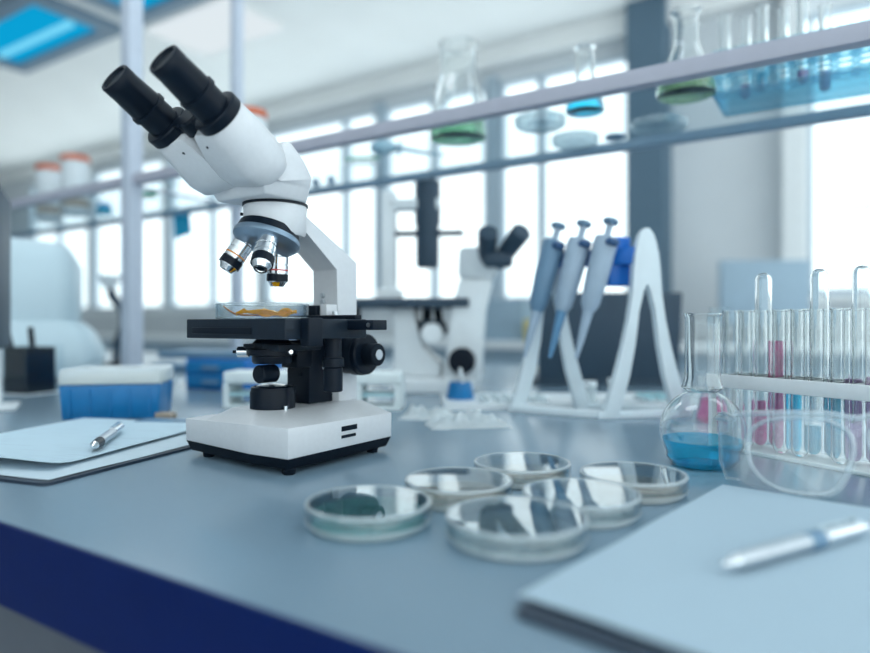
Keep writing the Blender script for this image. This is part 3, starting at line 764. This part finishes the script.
# ------------------------------------------------------------------ inverted microscope in the background
iv = thing('inverted_microscope', 'out-of-focus white inverted microscope with a tall lamp column, mid background', 'microscope', (-.004, 1.42, TZ), math.radians(-6))
K = 1.03
def ib(name, x0, x1, y0, y1, z0, z1, mat, bev=.004): return obj(name, box(x0 * K, x1 * K, y0, y1, z0 * K, z1 * K, bev=bev), M[mat], iv)
ib('base', -.075, .09, -.10, .12, 0, .030, 'white2')
obj('body', prism([(-.078 * K, .03 * K), (.02 * K, .03 * K), (.02 * K, .06 * K), (-.022 * K, .085 * K), (-.034 * K, .1715 * K), (-.078 * K, .1715 * K)], -.05, .05, 'y', bev=.005), M['white2'], iv)
ib('column', -.118, -.088, .03, .075, .195, .43, 'white2')
ib('column_foot', -.128, -.076, .02, .085, .190, .215, 'white2')
ib('lamp_arm', -.100, .012, .03, .07, .388, .412, 'white2')
st_ = ib('stage', -.185, .080, -.09, .10, .172, .190, 'laptop', .003)
obj('lamp_housing', lathe([(0, .262 * K), (.024, .262 * K), (.026, .27 * K), (.026, .35 * K), (.029, .36 * K), (.029, .45 * K), (.02, .455 * K), (0, .455 * K)], 32, mat=Matrix.Translation((-.018, .05, 0))), M['laptop'], iv)
obj('phase_slider', box(-.098, .064, .035, .065, .332 * K, .342 * K, bev=.003), M['laptop'], iv)
obj('turret', lathe([(0, .12), (.034, .12), (.038, .13), (.03, .15), (0, .15)], 32, mat=Matrix.Translation((-.005, .0, 0))), M['laptop'], iv)
for k in range(3):
    a = k * 2.1; obj('objective', rod((-.005 + .018 * math.cos(a), .018 * math.sin(a), .15), (-.005 + .014 * math.cos(a), .014 * math.sin(a), .175), .009), M['black'], iv)
obj('tower', loft([[(.030, -.09, .02), (.105, -.09, .02), (.105, .05, .02), (.030, .05, .02)], [(.045, -.08, .17), (.115, -.08, .17), (.115, .04, .17), (.045, .04, .17)], [(.062, -.07, .235), (.130, -.07, .235), (.130, .03, .235), (.062, .03, .235)]], bev=.006), M['white2'], iv)
obj('head', loft([[(.058, -.06, .236), (.132, -.06, .236), (.132, .02, .236), (.058, .02, .236)], [(.062, -.09, .300), (.150, -.09, .300), (.150, .01, .300), (.062, .01, .300)]], bev=.01), M['white2'], iv)
for dx, dy in ((.0, -.03), (.045, -.005)):
    e_ = obj('eyepiece', rod((.118 + dx * .5, -.05, .268), (.122 + dx * 1.5, -.125, .325), .018, .020, ch=.003), M['laptop'], iv)
obj('eyepiece_bridge', box(.112, .172, -.10, -.05, .258, .290, bev=.008), M['laptop'], iv)
obj('focus_knob', rod((.07, -.088, .068), (.07, -.125, .068), .027, ch=.004), M['black'], iv)
obj('filter_wheel', rod((.005, -.085, .122), (.005, -.05, .122), .022, ch=.003), M['white2'], iv)
obj('side_knob', rod((-.165, -.04, .15), (-.165, -.04, .1765), .012), M['black'], iv)

# ------------------------------------------------------------------ laptop behind the pipette stand
lp = thing('laptop', 'dark open laptop seen from behind, back of the pipette stand', 'laptop', (.405, 1.52, TZ), math.radians(2))
obj('keyboard_base', box(-.165, .165, -.005, .21, 0, .016, bev=.003), M['laptop'], lp)
lid_ = obj('screen_lid', box(-.165, .165, -.004, .004, .0, .203, bev=.003), M['laptop'], lp); lid_.location = (0, -.004, .013); lid_.rotation_euler = (.10, 0, 0)

# ------------------------------------------------------------------ pipette stand
PSA = math.radians(9)
pst = thing('pipette_stand', 'pale white pipette stand with two wishbone frames, right of centre', 'pipette stand', (.2505, .968, TZ), PSA)
def wishbone(ox, oy, w, h):
    """Rounded A shape: two legs that join in a broad head."""
    out = []; cx_ = ox + w / 2
    L = [(ox - .006, 0), (ox + .022, .085), (ox + .040, .165), (cx_ - .020, .235), (cx_ - .014, .268), (cx_, .285), (cx_ + .014, .268), (cx_ + .020, .235), (ox + w - .040, .165), (ox + w - .022, .085), (ox + w + .006, 0),
         (ox + w - .020, 0), (ox + w - .043, .085), (cx_ + .010, .182), (cx_, .205), (cx_ - .010, .182), (ox + .043, .085), (ox + .020, 0)]
    # smooth the outline
    P = [(x, z * h / .285) for x, z in L]; n = len(P); S_ = []
    hard = {0, 10, 11, 17}
    for i in range(n):
        if i in hard: S_.append(P[i]); continue
        a = P[i - 1]; b_ = P[i]; c = P[(i + 1) % n]
        S_.append((b_[0] * .75 + a[0] * .25, b_[1] * .75 + a[1] * .25)); S_.append((b_[0] * .75 + c[0] * .25, b_[1] * .75 + c[1] * .25))
    return prism([(p[0], p[1]) for p in S_], oy - .007, oy + .007, 'y', bev=.002)
fx, fy = -.112, .100
obj('wishbone_frame', wishbone(0.002, 0, .130, .290), M['stand'], pst)
obj('wishbone_frame', wishbone(fx, fy, .128, .288), M['stand'], pst)
def bar(p, q, w, h):
    m_, L = frame_to(p, q); return xf(box(-w / 2, w / 2, -h / 2, h / 2, 0, L, bev=.002), m_)
obj('hanger_bar', bar((.064, 0, .245), (.064 + fx, fy, .245), .02, .026), M['royal'], pst)
obj('foot_bar', bar((0, 0, .006), (fx, fy, .006), .014, .012), M['stand'], pst)
obj('foot_bar', bar((.128, 0, .006), (.128 + fx, fy, .006), .014, .012), M['stand'], pst)
obj('foot_bar', bar((-.01, 0, .006), (.138, 0, .006), .012, .012), M['stand'], pst)
hg = obj('blue_holder', xf(box(-.040, -.004, .004, .024, .200, .276, bev=.004), Matrix.Translation((.060, .020, 0))), M['royal'], pst); hg['label'] = 'royal blue holder block'
ROTP = Matrix.Rotation(PSA, 4, 'Z')
def pipette(label, u, cone, body, drop=0.0, g='pipettes on the stand'):
    base = Vector((.2505, .968, TZ)) + ROTP.to_3x3() @ Vector((.064 + fx * u, fy * u, 0))
    t = thing('pipette', label, 'pipette', base + Vector((-.026, -.027, -drop)), PSA)
    def pt(k, z): return (-.095 + .0, 0, 0)
    top = Vector((.020, 0, .292)); tip = Vector((-.036, -.006, .090)); d = (top - tip).normalized(); tl = (top - tip).length
    m_ = frame_to(tip, top)[0] @ Matrix.Diagonal((1.12, 1.12, tl / .243, 1))
    obj('body', lathe([(0, .085), (.008, .085), (.0125, .098), (.0150, .150), (.0165, .205), (.0150, .218), (0, .218)], 28, mat=m_), M[body], t)
    obj('nozzle', lathe([(0, .0), (.0022, .0), (.0045, .03), (.0070, .082), (.0085, .092), (0, .092)], 24, mat=m_), M[cone], t)
    obj('finger_hook', xf(box(-.024, .004, -.008, .008, .202, .213, bev=.003), m_), M['darkblue'], t)
    obj('plunger_rod', lathe([(0, .216), (.0045, .216), (.0045, .246), (0, .246)], 20, mat=m_), M['pip_grey'], t)
    obj('plunger_button', lathe([(0, .244), (.0095, .244), (.0105, .247), (.0105, .251), (.008, .253), (0, .253)], 28, mat=m_), M['slate'], t)
    return t
pipette('grey pipette nearest the big white wishbone, rightmost of three on the stand', .34, 'pip_grey', 'pip_grey')
pipette('grey pipette with a blue nozzle, middle of three on the stand', .62, 'pip_blue', 'pip_grey')
pipette('grey-blue pipette, leftmost of three on the stand', .90, 'pip_grey', 'slate')

# white tray with small plates behind/under the stand
tr = thing('lab_tray', 'flat white tray on the bench around the pipette stand feet', 'tray', (.215, 1.135, TZ), math.radians(2))
obj('tray_floor', box(-.20, .27, -.055, .11, 0, .003), M['white2'], tr)
tb_ = box(-.20, .27, -.055, -.051, .003, .010); box(-.20, .27, .106, .11, .003, .010, tb_); box(-.20, -.196, -.051, .106, .003, .010, tb_); box(.266, .27, -.051, .106, .003, .010, tb_)
obj('tray_rim', tb_, M['white2'], tr)
def wp(x, y, w, d, mat, label, n=6, m=4):
    t = thing('well_plate', label, 'well plate', (x, y, TZ + .0032), math.radians(2))
    obj('plate', box(-w, w, -d, d, 0, .007, bev=.001), M['film'], t)
    for i in range(n):
        for j in range(m):
            xx = -w * .84 + 2 * w * .84 * i / (n - 1); yy = -d * .8 + 2 * d * .8 * j / (m - 1)
            obj('well', lathe([(.0035, .007), (.0050, .007), (.0050, .014), (.0042, .014), (.0035, .0072), (.0035, .007)], 12, mat=Matrix.Translation((xx, yy, 0))), M[mat], t)
    return t
wp(.135, 1.13, .058, .040, 'film', 'clear well plate on the white tray, left of the big wishbone')
wp(.418, 1.16, .052, .038, 'aqua', 'aqua-tinted well plate on the white tray, behind the round flask')
for k, (x, y, h, lb) in enumerate(((.272, 1.145, .030, 'short clear vial on the white tray, behind the near wishbone, left one'), (.318, 1.150, .034, 'short clear vial on the white tray, behind the near wishbone, right one'))):
    t = thing('vial', lb, 'vial', (x, y, TZ + .0033)); VI = [(.0115, 0), (.012, .001), (.012, h)]
    obj('vial_body', lathe(shell(VI, .001), 28), M['film'], t); obj('cap', lathe([(0, h), (.0125, h), (.0125, h + .008), (0, h + .008)], 28), M['white2'], t)

# ------------------------------------------------------------------ flasks on the bench
def vessel(name, label, cat, loc, prof, t_, liq=None, level=0, mat='glass', n=56, group=None):
    t = thing(name, label, cat, loc, 0, group)
    obj('glass_body', lathe(shell(prof, t_), n), M[mat], t, sharp=35)
    if liq: obj('liquid', lathe(fill(prof, t_, level), n), M[liq], t, sharp=35)
    return t
def florence(R, rn, H):
    p = [(R * .55, 0), (R * .72, .0015), (R * .86, R * .22)]
    for k in range(1, 12):
        a = -.72 + k * (1.95 / 11); p.append((R * math.cos(a), R * .86 + R * math.sin(a)))
    p = [q for q in p if q[1] > -1]; zt = p[-1][1]
    p += [(rn * 1.18, zt + R * .10), (rn * 1.02, zt + R * .30), (rn, zt + R * .50), (rn * .97, H - .012), (rn * .98, H - .004), (rn * 1.07, H - .0015), (rn * 1.06, H)]
    return p
FL = florence(.0405, .0168, .1515)
vessel('florence_flask', 'round-bottomed flask of bright blue liquid in front of the test tube rack', 'flask', (.2665, .648, TZ + .0003), FL, .0014, 'blue_liq', .0265, 'flask')
def cone(R, rn, H, sh=.62, flare=1.15):
    return [(R * .90, 0), (R * .97, .0012), (R, R * .14), (R * .985, R * .30), (rn * 1.25, H * sh * .88), (rn * 1.05, H * sh), (rn, H * (sh + .06)), (rn * .98, H * .93), (rn * 1.02, H * .96), (rn * flare, H * .99), (rn * flare * .99, H)]
vessel('erlenmeyer_flask', 'narrow flask with pink liquid behind the round blue flask', 'flask', (.4070, .930, TZ + .0003), cone(.034, .0115, .165, .45), .0014, 'pink_liq', .028)
# ------------------------------------------------------------------ on the glass shelf
vessel('erlenmeyer_flask', 'tall wide-necked flask with green liquid, leftmost on the glass shelf', 'flask', (.0442, 1.248, SZ + .0004), cone(.0545, .0345, .183, .60, 1.1), .0016, 'green_liq', .042, 'flask')
vessel('erlenmeyer_flask', 'smallest flask with bright blue liquid on the glass shelf', 'flask', (.2515, 1.090, SZ + .0004), cone(.032, .0155, .110, .50, 1.2), .0014, 'blue_liq', .025, 'flask')
vessel('erlenmeyer_flask', 'flask with olive-green liquid on the glass shelf beside the cyan rack', 'flask', (.391, 1.012, SZ + .0004), cone(.0445, .0190, .132, .58, 1.25), .0015, 'olive_liq', .028, 'flask')
petri('empty clear petri dish on the shelf, left of the small blue flask', .189, 1.169, .0455, None, 0, 'petri dishes on the glass shelf', 'dish_thin', SZ)
petri('empty clear petri dish on the shelf, below the small blue flask', .277, 1.285, .0455, None, 0, 'petri dishes on the glass shelf', 'dish_thin', SZ)
petri('empty clear petri dish on the shelf, left of the cyan rack', .409, 1.187, .0500, None, 0, 'petri dishes on the glass shelf', 'dish_thin', SZ)
tag(obj('lens_cap', lathe([(0, 0), (.018, 0), (.019, .001), (.019, .006), (.016, .007), (0, .007)], 32), M['slate'], None, (.345, 1.245, SZ + .0004)), 'dark flat cap between the petri dishes on the shelf', 'cap')
tp = thing('transfer_pipette', 'pale blue plastic transfer pipette lying on the glass shelf', 'transfer pipette', (-.135, 1.36, SZ + .0004), math.radians(6))
obj('bulb', lathe([(0, 0), (.008, .002), (.014, .014), (.0155, .03), (.010, .05), (.005, .058), (0, .058)], 24, mat=Matrix.Translation((0, 0, .0156)) @ Matrix.Rotation(PI / 2, 4, 'Y')), M['paleblue'], tp)
obj('tube', tube([(.055, 0, .0156), (.08, -.004, .011), (.11, -.006, .006), (.155, .004, .0042)], [.005, .004, .0035, .002], 12), M['paleblue'], tp)
obj('collar', rod((.058, 0, .0156), (.064, 0, .0150), .0152), M['paleblue'], tp)
tag(obj('stirring_rod', rod((0, 0, .0035), (.075, -.012, .0035), .0033, ch=.001), M['green'], None, (-.195, 1.41, SZ + .0004)), 'green rod lying on the glass shelf left of the pale blue pipette', 'rod')
tag(obj('stirring_rod', rod((0, 0, .0035), (.080, -.010, .0035), .0033, ch=.001), M['white2'], None, (-.205, 1.45, SZ + .0004)), 'white rod lying on the glass shelf left of the pale blue pipette', 'rod')
for k, px in enumerate((-.306, -.262)):
    tag(obj('bottle_stopper', lathe([(0, 0), (.010, 0), (.010, .012), (.008, .014), (.0085, .018), (0, .018)], 24), M['slate'], None, (px, 1.668 - .028 * k, SZ + .0004)), ('dark stopper on the shelf, left one of two beside the microscope head', 'dark stopper on the shelf, right one of two beside the microscope head')[k], 'cap')
# canisters
CAN = [(.040, 0), (.0415, .002), (.0415, .158), (.038, .166)]
def canister(label, x, y):
    t = thing('canister', label, 'canister', (x, y, SZ + .0004), 0, 'canisters on the shelf')
    obj('body', lathe([(0, .004), (.036, .004), (.040, 0), (.0415, .002), (.0415, .166), (.038, .172), (0, .172)], 40), M['canister'], t)
    obj('lid', lathe([(0, .171), (.0425, .171), (.0435, .173), (.0435, .186), (.041, .189), (0, .189)], 40), M['orange_lid'], t)
    obj('label_band', lathe([(.0416, .02), (.0419, .02), (.0419, .05), (.0416, .05), (.0416, .02)], 40), M['tan'], t)
canister('white canister with an orange lid, left of the two at the far left', -1.325, 2.235)
canister('white canister with an orange lid, right of the two at the far left', -1.165, 2.105)
canister('white canister behind the microscope head, only its orange lid clear of it', -.4725, 1.660)
# small things on the far bay
bo = thing('reagent_bottle', 'small teal bottle with a blue cap on the shelf beside the left post', 'bottle', (-1.068, 2.10, SZ + .0004))
obj('bottle', lathe([(0, 0), (.022, 0), (.023, .002), (.023, .022), (.018, .027), (0, .027)], 28), M['teal'], bo); obj('cap', lathe([(0, .027), (.017, .027), (.017, .036), (0, .036)], 28), M['royal'], bo)
mk = thing('marker_pen', 'green marker with a white cap lying on the shelf by the left post', 'marker', (-.880, 1.835, SZ + .0004), math.radians(-10))
obj('barrel', rod((.022, 0, .009), (.10, 0, .009), .009, ch=.001), M['green'], mk); obj('cap', rod((0, 0, .009), (.024, 0, .009), .0095, ch=.002), M['white2'], mk)
nt_ = obj('sticky_note', sheet(.085, .084, 8, .001, None, 4, .0006), M['note'], None, (0, 0, 0)); tag(nt_, 'blue paper note hanging from the back rail of the shelf', 'note')
xr = Matrix.Rotation(ROOM, 4, 'Z')
nt_.matrix_world = xr @ Matrix.Translation((-1.820, N1 + .0140, SZ - .006 - .074)) @ Matrix.Rotation(math.radians(-7), 4, 'Y') @ Matrix.Rotation(PI / 2, 4, 'X')

# ------------------------------------------------------------------ test tubes
TR = .0083
def tube_mesh(R, L):
    p = [(R * math.sin(a), R - R * math.cos(a)) for a in (.25, .55, .9, 1.25, PI / 2)]
    p += [(R, L - .002), (R * 1.10, L - .001), (R * 1.10, L)]
    return p
def test_tube(label, loc, L, liq=None, level=.0, flip=False, R=TR, group=None, lean=(0, 0)):
    t = thing('test_tube', label, 'test tube', loc, 0, group)
    p = tube_mesh(R, L)
    if flip:
        t.rotation_euler = (PI, 0, 0); t.location = Vector(loc) + Vector((0, 0, L))
    else: t.rotation_euler = (lean[0], lean[1], 0)
    obj('glass_tube', lathe(shell(p, .0010, .0011), 28), M['flask'], t, sharp=35)
    if liq: obj('liquid', lathe(fill(p, .0010, level, .0011), 24), M[liq], t)
    return t
# white rack at the right of the bench, running towards the viewer
rd = Vector((.483, -.875, 0)); qd = Vector((.875, .483, 0)); RA = math.atan2(rd.y, rd.x)
R0 = Vector((.318, .742, TZ))
wr = thing('test_tube_rack', 'white test tube rack on the bench at the right edge', 'test tube rack', R0, RA)
# local x runs along the rack; local y points away (qd)
RL, RD, RH = .205, .052, .0845
def plate(z0, z1, nx, rad):
    b = box(-.008, RL, 0, .0035, z0, z1, bev=.0008); box(-.008, RL, RD - .0035, RD, z0, z1, b, bev=.0008)
    box(0, RL, RD / 2 - .0015, RD / 2 + .0015, z0, z1 - .002, b)
    for i in range(nx + 1):
        x = .0 + (RL - .003) * i / nx
        box(x, x + .003, .0035, RD - .0035, z0, z1 - .001, b)
    return b
obj('top_grid', plate(RH - .015, RH, 10, 0), M['white2'], wr)
obj('bottom_tray', box(-.008, RL, 0, RD, 0, .004, bev=.001), M['foam'], wr)
for x in (-.008, RL - .005): obj('side_panel', prism([(.002, 0), (RD - .002, 0), (RD - .002, RH - .004), (RD - .012, RH - .018), (RD - .012, .014), (.012, .014), (.012, RH - .018), (.002, RH - .004)], x, x + .005, 'x'), M['white2'], wr)
step = (RL - .003) / 10
def rackpos(i, row): return R0 + rd * (.0015 + step * (i + .5)) + qd * (RD * (.27 if row == 0 else .73)) + Vector((0, 0, .0046))
ordn = ['first', 'second', 'third', 'fourth', 'fifth', 'sixth', 'seventh', 'eighth']
front = [(0, None, 0, False), (1, None, 0, False), (2, None, 0, True), (3, None, 0, False), (4, None, 0, False), (5, None, 0, True), (6, None, 0, False), (7, None, 0, True)]
for i, lq, lv_, fl in front:
    if fl: test_tube('upside-down test tube, %s from left in the white rack\'s near row' % ordn[i], rackpos(i, 0) + Vector((0, 0, .042)), .150, flip=True, group='test tubes in the white rack')
    else: test_tube('empty upright test tube, %s from left in the white rack\'s near row' % ordn[i], rackpos(i, 0), .152, group='test tubes in the white rack')
back = [(0, None, 0), (1, 'pink_liq', .05), (2, 'pink_liq', .118), (3, 'blue_liq', .072), (4, 'cyan_liq', .03), (5, 'cyan_liq', .075), (6, 'purple_liq', .082), (7, 'purple_liq', .085)]
for i, lq, lv_ in back:
    c_ = {'pink_liq': 'pink liquid', 'blue_liq': 'bright blue liquid', 'cyan_liq': 'pale blue liquid', 'purple_liq': 'purple liquid', None: 'clear air'}[lq]
    test_tube(('test tube of %s, %s from left in the white rack\'s far row' if lq else 'empty test tube%.0s, %s from left in the white rack\'s far row') % (c_, ordn[i]), rackpos(i, 1), .152, lq, lv_, group='test tubes in the white rack')

# cyan rack on the glass shelf (bench directions)
CR = xr @ Vector((0, 0, 0))
X0 = -.178; Y0 = 1.08; CL, CD, CH = .46, .130, .067
cr_ = thing('test_tube_rack', 'cyan clear acrylic test tube rack on the glass shelf', 'test tube rack', xr @ Vector((X0, Y0, SZ + .0004)), ROOM)
def holed(z0, z1):
    """Plate with a grid of round holes."""
    b = bmesh.new(); nx, ny = 17, 5; cw = CL / nx; cd_ = CD / ny; r = .0105; n = 16
    for i in range(nx):
        for j in range(ny):
            cx, cy = (i + .5) * cw, (j + .5) * cd_
            inn = []; outr = []
            for k in range(n):
                a = 2 * PI * (k + .5) / n; ca, sa = math.cos(a), math.sin(a)
                q = 1 / max(abs(ca) / (cw / 2), abs(sa) / (cd_ / 2))
                inn.append((cx + r * ca, cy + r * sa)); outr.append((cx + q * ca, cy + q * sa))
            for z, fl in ((z1, 0), (z0, 1)):
                vi = [b.verts.new((*p, z)) for p in inn]; vo = [b.verts.new((*p, z)) for p in outr]
                for k in range(n):
                    k2 = (k + 1) % n; f = (vi[k], vo[k], vo[k2], vi[k2]); b.faces.new(f if not fl else f[::-1])
            a_ = [b.verts.new((*p, z0)) for p in inn]; c_ = [b.verts.new((*p, z1)) for p in inn]
            for k in range(n): b.faces.new((a_[k], a_[(k + 1) % n], c_[(k + 1) % n], c_[k]))
    return b
bmesh_side = None
obj('upper_plate', holed(CH - .004, CH), M['cyan_acrylic'], cr_)
obj('middle_plate', holed(.030, .033), M['cyan_acrylic'], cr_)
obj('bottom_plate', box(0, CL, 0, CD, 0, .004, bev=.0008), M['cyan_acrylic'], cr_)
for x in (0, CL - .005): obj('end_panel', box(x, x + .005, 0, CD, .004, CH - .004), M['cyan_acrylic'], cr_)
def cpos(i, j): return xr @ Vector((X0 + (i + .5) * CL / 17, Y0 + (j + .5) * CD / 5, SZ + .0048))
spots = [(0, 1, None, 0, 'empty test tube at the left end of the cyan rack'), (1, 2, 'purple_liq', .022, 'test tube with a little purple liquid near the left end of the cyan rack'),
         (2, 1, 'cyan_liq', .028, 'test tube with a little blue liquid, third in the cyan rack'), (3, 2, None, 0, 'empty test tube, fourth from the left in the cyan rack'),
         (4, 1, 'purple_liq', .020, 'test tube with a little purple liquid, fifth in the cyan rack'), (5, 3, 'purple_liq', .03, 'test tube with a little purple liquid, sixth in the cyan rack'),
         (10, 1, 'purple_liq', .03, 'test tube with purple liquid in the cyan rack near the right edge'), (11, 2, 'cyan_liq', .03, 'test tube with blue liquid in the cyan rack near the right edge'),
         (12, 1, None, 0, 'empty test tube cut by the right edge in the cyan rack')]
for i, j, lq, lv_, lb in spots:
    test_tube(lb, cpos(i, j), .132, lq, lv_, R=.0085, group='test tubes in the cyan rack')

# ------------------------------------------------------------------ safety goggles
gg = thing('safety_goggles', 'clear plastic safety goggles lying in front of the white test tube rack', 'goggles', (.2545, .520, TZ), math.radians(-10))
gg.rotation_euler[1] = -.035
GW, GH = .165, .066
def lens_pt(u, v):
    """u along the width 0..1, v up 0..1; wraps back at both ends, leans slightly."""
    k = 2 * u - 1
    y = .030 * abs(k) ** 2.6 + .012 * v
    nose = math.exp(-((u - .5) / .085) ** 2)
    z0 = .0015 + .030 * nose + .006 * abs(k) ** 6
    z1 = GH - .004 * nose - .004 * abs(k) ** 4
    return Vector((GW * u, y, z0 + (z1 - z0) * v))
def shield(nu=48, nv_=10, th=.0018):
    b = bmesh.new()
    F = [[b.verts.new(lens_pt(i / nu, j / nv_)) for j in range(nv_ + 1)] for i in range(nu + 1)]
    B_ = [[b.verts.new(lens_pt(i / nu, j / nv_) + Vector((0, th, 0))) for j in range(nv_ + 1)] for i in range(nu + 1)]
    for i in range(nu):
        for j in range(nv_):
            b.faces.new((F[i][j], F[i + 1][j], F[i + 1][j + 1], F[i][j + 1])); b.faces.new((B_[i][j], B_[i][j + 1], B_[i + 1][j + 1], B_[i + 1][j]))
    for i in range(nu):
        b.faces.new((F[i][0], B_[i][0], B_[i + 1][0], F[i + 1][0])); b.faces.new((F[i][nv_], F[i + 1][nv_], B_[i + 1][nv_], B_[i][nv_]))
    for j in range(nv_):
        b.faces.new((F[0][j], F[0][j + 1], B_[0][j + 1], B_[0][j])); b.faces.new((F[nu][j], B_[nu][j], B_[nu][j + 1], F[nu][j + 1]))
    return b
obj('lens_shield', shield(), M['goggle'], gg)
for s in (0, 1):                     # a rim round each lens
    ring = []
    for k in range(40):
        a = 2 * PI * k / 40
        uu = .25 + .215 * math.copysign(abs(math.cos(a)) ** .7, math.cos(a)); vv = .5 + .46 * math.copysign(abs(math.sin(a)) ** .7, math.sin(a))
        if s: uu = 1 - uu
        ring.append(lens_pt(uu, vv) + Vector((0, -.0010, 0)))
    obj('lens_rim', tube(ring, .0021, 8, closed=True), M['goggle_rim'], gg)
obj('brow_bar', tube([lens_pt(i / 30, 1) + Vector((0, .001, .001)) for i in range(31)], .0026, 8), M['goggle_rim'], gg)
for s in (0, 1):
    ex = lens_pt(s, 0).x; ey_ = lens_pt(s, .5).y
    sg2 = -1 if s == 0 else 1
    side = loft([[(ex, ey_, .008), (ex + sg2 * .002, ey_, .008), (ex + sg2 * .002, ey_, GH - .006), (ex, ey_, GH - .006)],
                 [(ex + sg2 * .004, ey_ + .022, .004), (ex + sg2 * .006, ey_ + .022, .004), (ex + sg2 * .006, ey_ + .022, GH - .004), (ex + sg2 * .004, ey_ + .022, GH - .004)],
                 [(ex + sg2 * .002, ey_ + .050, .014), (ex + sg2 * .004, ey_ + .050, .014), (ex + sg2 * .004, ey_ + .050, GH - .008), (ex + sg2 * .002, ey_ + .050, GH - .008)]])
    obj('side_shield', side, M['goggle'], gg)
    obj('shield_rim', tube([(ex + sg2 * .001, ey_, .008), (ex + sg2 * .005, ey_ + .022, .004), (ex + sg2 * .003, ey_ + .05, .014), (ex + sg2 * .003, ey_ + .05, GH - .008), (ex + sg2 * .005, ey_ + .022, GH - .004), (ex + sg2 * .001, ey_, GH - .006)], .0014, 8), M['goggle_rim'], gg)
    obj('temple', tube([(ex + sg2 * .003, ey_ + .01, GH - .008), (ex + sg2 * .003, ey_ + .05, GH - .012), (ex + sg2 * .0028, ey_ + .056, GH - .013), (ex + sg2 * .0025, ey_ + .060, GH - .014)], [.003, .003, .003, .0022], 8), M['goggle_rim'], gg)

# ------------------------------------------------------------------ things on the wall counter
def on_counter(X, Y): v = xr @ Vector((X, Y, .94)); return v
mo = thing('monitor', 'grey monitor seen from behind on the far counter, right of the dark pillar', 'monitor', on_counter(-.36, 3.70), ROOM + .5)
obj('panel', box(-.22, .22, -.02, .02, .10, .43, bev=.006), M['greycab'], mo); obj('neck', box(-.03, .03, .0, .04, .01, .2), M['greycab'], mo); obj('foot_plate', box(-.1, .1, -.07, .09, 0, .012), M['greycab'], mo)
tag(obj('storage_box', box(-.20, .20, -.13, .13, 0, .26, bev=.008), M['greycab'], None, on_counter(-1.86, 3.76), ROOM), 'grey-blue storage box on the far counter below the window', 'box')
tag(obj('yellow_tub', lathe([(0, 0), (.07, 0), (.08, .12), (.075, .13), (0, .13)], 28), M['yellow'], None, on_counter(-1.56, 3.60)), 'pale yellow tub standing on the far counter by the grey-blue box', 'tub')
tag(obj('storage_box', box(-.16, .16, -.12, .12, 0, .18, bev=.008), M['blue'], None, on_counter(-3.9, 3.78), ROOM), 'dull blue storage box on the far counter, behind the inverted microscope', 'box')

# ------------------------------------------------------------------ light
W = bpy.data.worlds.new('sky'); S.world = W; W.use_nodes = True
nt = W.node_tree; bg = nt.nodes['Background']
bg.inputs['Color'].default_value = (.84, .945, .975, 1); bg.inputs['Strength'].default_value = 2.0
tcw = nt.nodes.new('ShaderNodeTexCoord'); spx = nt.nodes.new('ShaderNodeSeparateXYZ'); mrw = nt.nodes.new('ShaderNodeMapRange')
nt.links.new(tcw.outputs['Generated'], spx.inputs[0]); nt.links.new(spx.outputs['Z'], mrw.inputs['Value'])
mrw.inputs['From Min'].default_value = -.25; mrw.inputs['From Max'].default_value = 0.0      # extra glow added below the horizon to lift the ceiling, pale sky above
mrw.inputs['To Min'].default_value = 3.2; mrw.inputs['To Max'].default_value = 2.0
nt.links.new(mrw.outputs['Result'], bg.inputs['Strength'])
def area(name, x, y, z, sx, sy, power, rot=(0, 0, 0), col=(.88, .95, 1)):
    L = bpy.data.lights.new(name, 'AREA'); L.shape = 'RECTANGLE'; L.size = sx; L.size_y = sy; L.energy = power; L.color = col
    o = bpy.data.objects.new(name, L); COL.objects.link(o)
    v = xr @ Vector((x, y, z)); o.location = v; o.rotation_euler = (rot[0], rot[1], ROOM + rot[2])
    return o
area('fill_light', -1.0, .0, 2.97, 1.2, .6, 8)  # unseen fill lamps added under the ceiling, no fixtures modelled there
area('fill_light', -2.6, 1.4, 2.97, 1.2, .6, 10)
area('fill_light', .8, 1.6, 2.97, 1.2, .6, 6)

# ------------------------------------------------------------------ camera
cam = bpy.data.cameras.new('camera'); co = bpy.data.objects.new('camera', cam); COL.objects.link(co)
cam.sensor_width = 36; cam.lens = 650 / 870 * 36
co.location = (0, 0, CAMZ); co.rotation_euler = (PI / 2, 0, 0)
cam.shift_y = -1.5 / 870
cam.clip_start = .01
cam.dof.use_dof = True; cam.dof.focus_distance = .655; cam.dof.aperture_fstop = 1.95; cam.dof.aperture_blades = 0
S.camera = co
S.view_settings.view_transform = 'Standard'; S.view_settings.look = 'None'; S.view_settings.gamma = 1
S.view_settings.exposure = 0.06; S.view_settings.use_curve_mapping = False
S.cycles.transparent_max_bounces = 48
S.cycles.max_bounces = 16; S.cycles.transmission_bounces = 14
S.cycles.sample_clamp_indirect = 8
